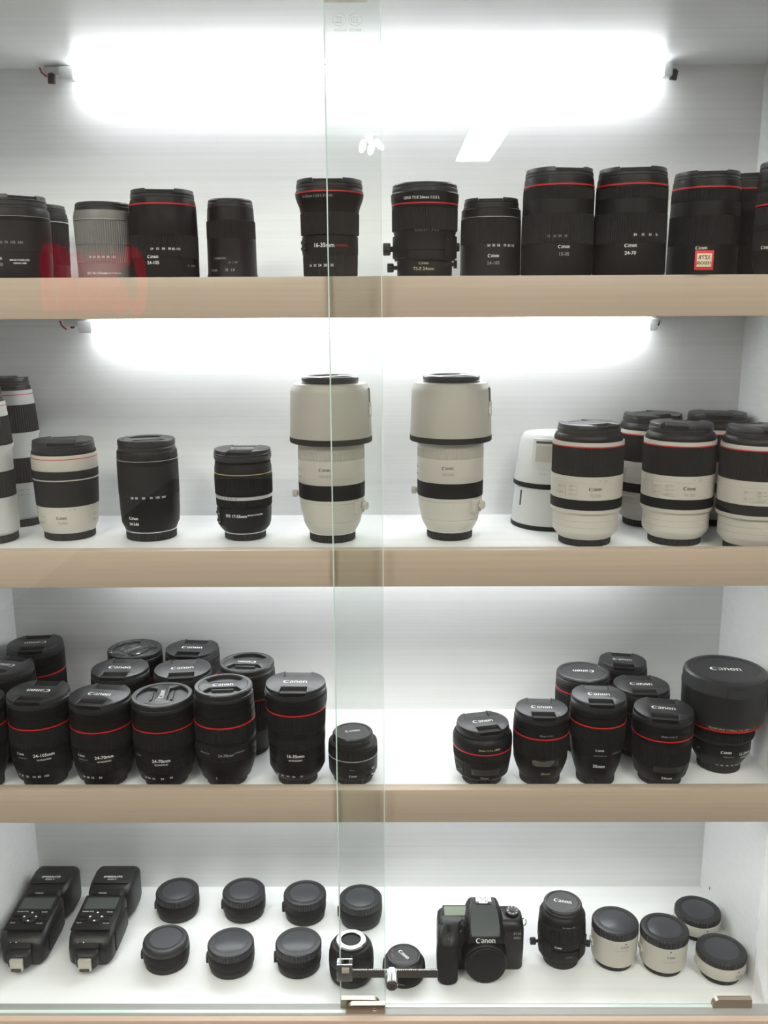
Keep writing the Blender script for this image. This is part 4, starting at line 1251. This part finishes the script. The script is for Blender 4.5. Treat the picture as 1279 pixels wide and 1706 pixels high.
# ------------------------------------------------------------------ flash units lying on their fronts
def flash(label, x, y, lcdm):
    t = thing('flash_unit', label, 'flash', (x, y, S4 + .0002), 0, 'flash units lying on the floor panel')
    # local: Y runs away from the viewer, foot at y = 0 (mm); body 10..98, head 98..196

    def yz(w, ypos, z0, z1, r, cx_=0):
        pts = []
        for ccx, ccz, a0 in ((w - r, z1 - r, 0), (-w + r, z1 - r, 90), (-w + r, z0 + r, 180), (w - r, z0 + r, 270)):
            for i in range(6):
                a = rad(a0 + 90 * i / 5)
                pts.append(((cx_ + ccx + r * math.cos(a)) * .001, ypos * .001, (ccz + r * math.sin(a)) * .001))
        return pts
    obj('control_body', loft([yz(25, 4, 8, 30, 8), yz(30, 9, 2, 40, 10), yz(32.5, 20, 0, 48, 11), yz(33.5, 40, 0, 53, 11), yz(33.5, 78, 0, 55, 11), yz(31, 96, 0, 55, 10), yz(29, 102, 4, 52, 9)], M['black']), t)
    h = obj('flash_head', loft([yz(29, 105, 8, 55, 8), yz(32, 109, 4, 58, 9), yz(34.5, 130, 0, 60.5, 9), yz(35, 156, 0, 60.5, 9), yz(34, 166, 1, 59.5, 10), yz(31, 170, 4, 56, 10)], M['black']), t)
    obj('hinge_block', loft([yz(27, 96, 6, 56, 8), yz(28, 100, 4, 57, 8), yz(28, 112, 4, 57.5, 8), yz(27, 114, 6, 57, 8)], M['satin']), t)
    obj('head_panel', box_mesh(-.0285, .0285, -.0205, .0205, 0, .0014, M['black'], .0006), h, (0, .139, .0600))
    obj('print', text_plane('SPEEDLITE', 4.6, M['print'], 1.05, .03), h, (0, .134, .06155))
    obj('print', text_plane('600EX II', 3.0, M['print'], 1., .02), h, (0, .1275, .06155))
    # sloped control panel
    tilt = rad(2.5)
    c = obj('control_panel', box_mesh(-.0295, .0295, -.040, .036, 0, .0018, M['satin'], .0008), t, (0, .058, .0535), (tilt, 0, 0))
    obj('lcd_frame', box_mesh(-.0265, .0265, .0015, .0315, .0016, .0024, M['black']), c)
    obj('lcd_screen', box_mesh(-.0240, .0240, .0040, .0290, .0023, .0028, M[lcdm]), c)
    w = obj('select_wheel', lathe([(11.5, 0), (11.8, 1.4), (11, 2.4), (7.5, 2.2), (7, 1.4), (3.6, 1.4), (3.4, 2.4), (0, 2.5)], M['black'], 48), c, (.001, -.0145, .0016))
    for a in range(4):
        obj('wheel_mark', lathe([(1.5, 0), (1.5, .5), (0, .6)], M['print'], 14), w, (.0088 * math.sin(a * PI / 2), .0088 * math.cos(a * PI / 2), .0021))
    for bx, by in ((-.021, -.010), (-.019, -.020), (.021, -.009), (.019, -.021)):
        obj('button', box_mesh(-.0042, .0042, -.0022, .0022, 0, .0014, M['rubber'], .0006), c, (bx, by, .0017))
    for s, px, py, hh in (('ZOOM  ETTL', -.015, -.0015, 2.2), ('MODE', .018, -.0025, 2.2), ('PILOT', -.021, -.026, 2.0), ('ON OFF', .019, -.027, 1.9)):
        obj('print', text_plane(s, hh, M['print'], bold=.02), c, (px, py, .0022))
    obj('print', text_plane('WIRELESS', 2.2, M['print']), t, (-.006, .0985, .0574), (rad(20), 0, 0))
    # foot with locking collar and metal hot-shoe plate
    f = obj('mount_foot', loft([[(q[0], q[1], q[2]) for q in yz(17, 2, 8, 36, 8)], yz(17, -4, 8, 34, 8), yz(14.5, -9, 9, 31, 7), yz(12, -11, 10, 29, 6)], M['black'], smooth_angle=50), t)
    obj('shoe_plate', box_mesh(-.0092, .0092, -.0165, -.0105, .010, .0285, M['pale_metal'], .001), f)
    obj('shoe_end', box_mesh(-.007, .007, -.0175, -.016, .011, .015, M['dark'], .0003), f)
    obj('lock_lever', box_mesh(-.016, .016, -.004, .004, 0, .004, M['rubber'], .001), f, (0, .004, .0365), (rad(40), 0, 0))
    for s, px in (('L', -.014), ('R', -.006)):
        obj('print', text_plane(s, 3.2, M['print'], bold=.03), f, (px, .0045, .0415), (rad(40), 0, 0))
    obj('side_cover', box_mesh(-.0005, .0012, -.030, .030, 0, .030, M['satin'], .0004), t, (.0332, .056, .012))


flash('black flash unit lying against the left wall, head away, leftmost', -.5345, .0900, 'lcddark')
flash('black flash unit lying on its front, the right one of the two', -.4360, .0900, 'lcddark')

bpy.context.view_layer.update()
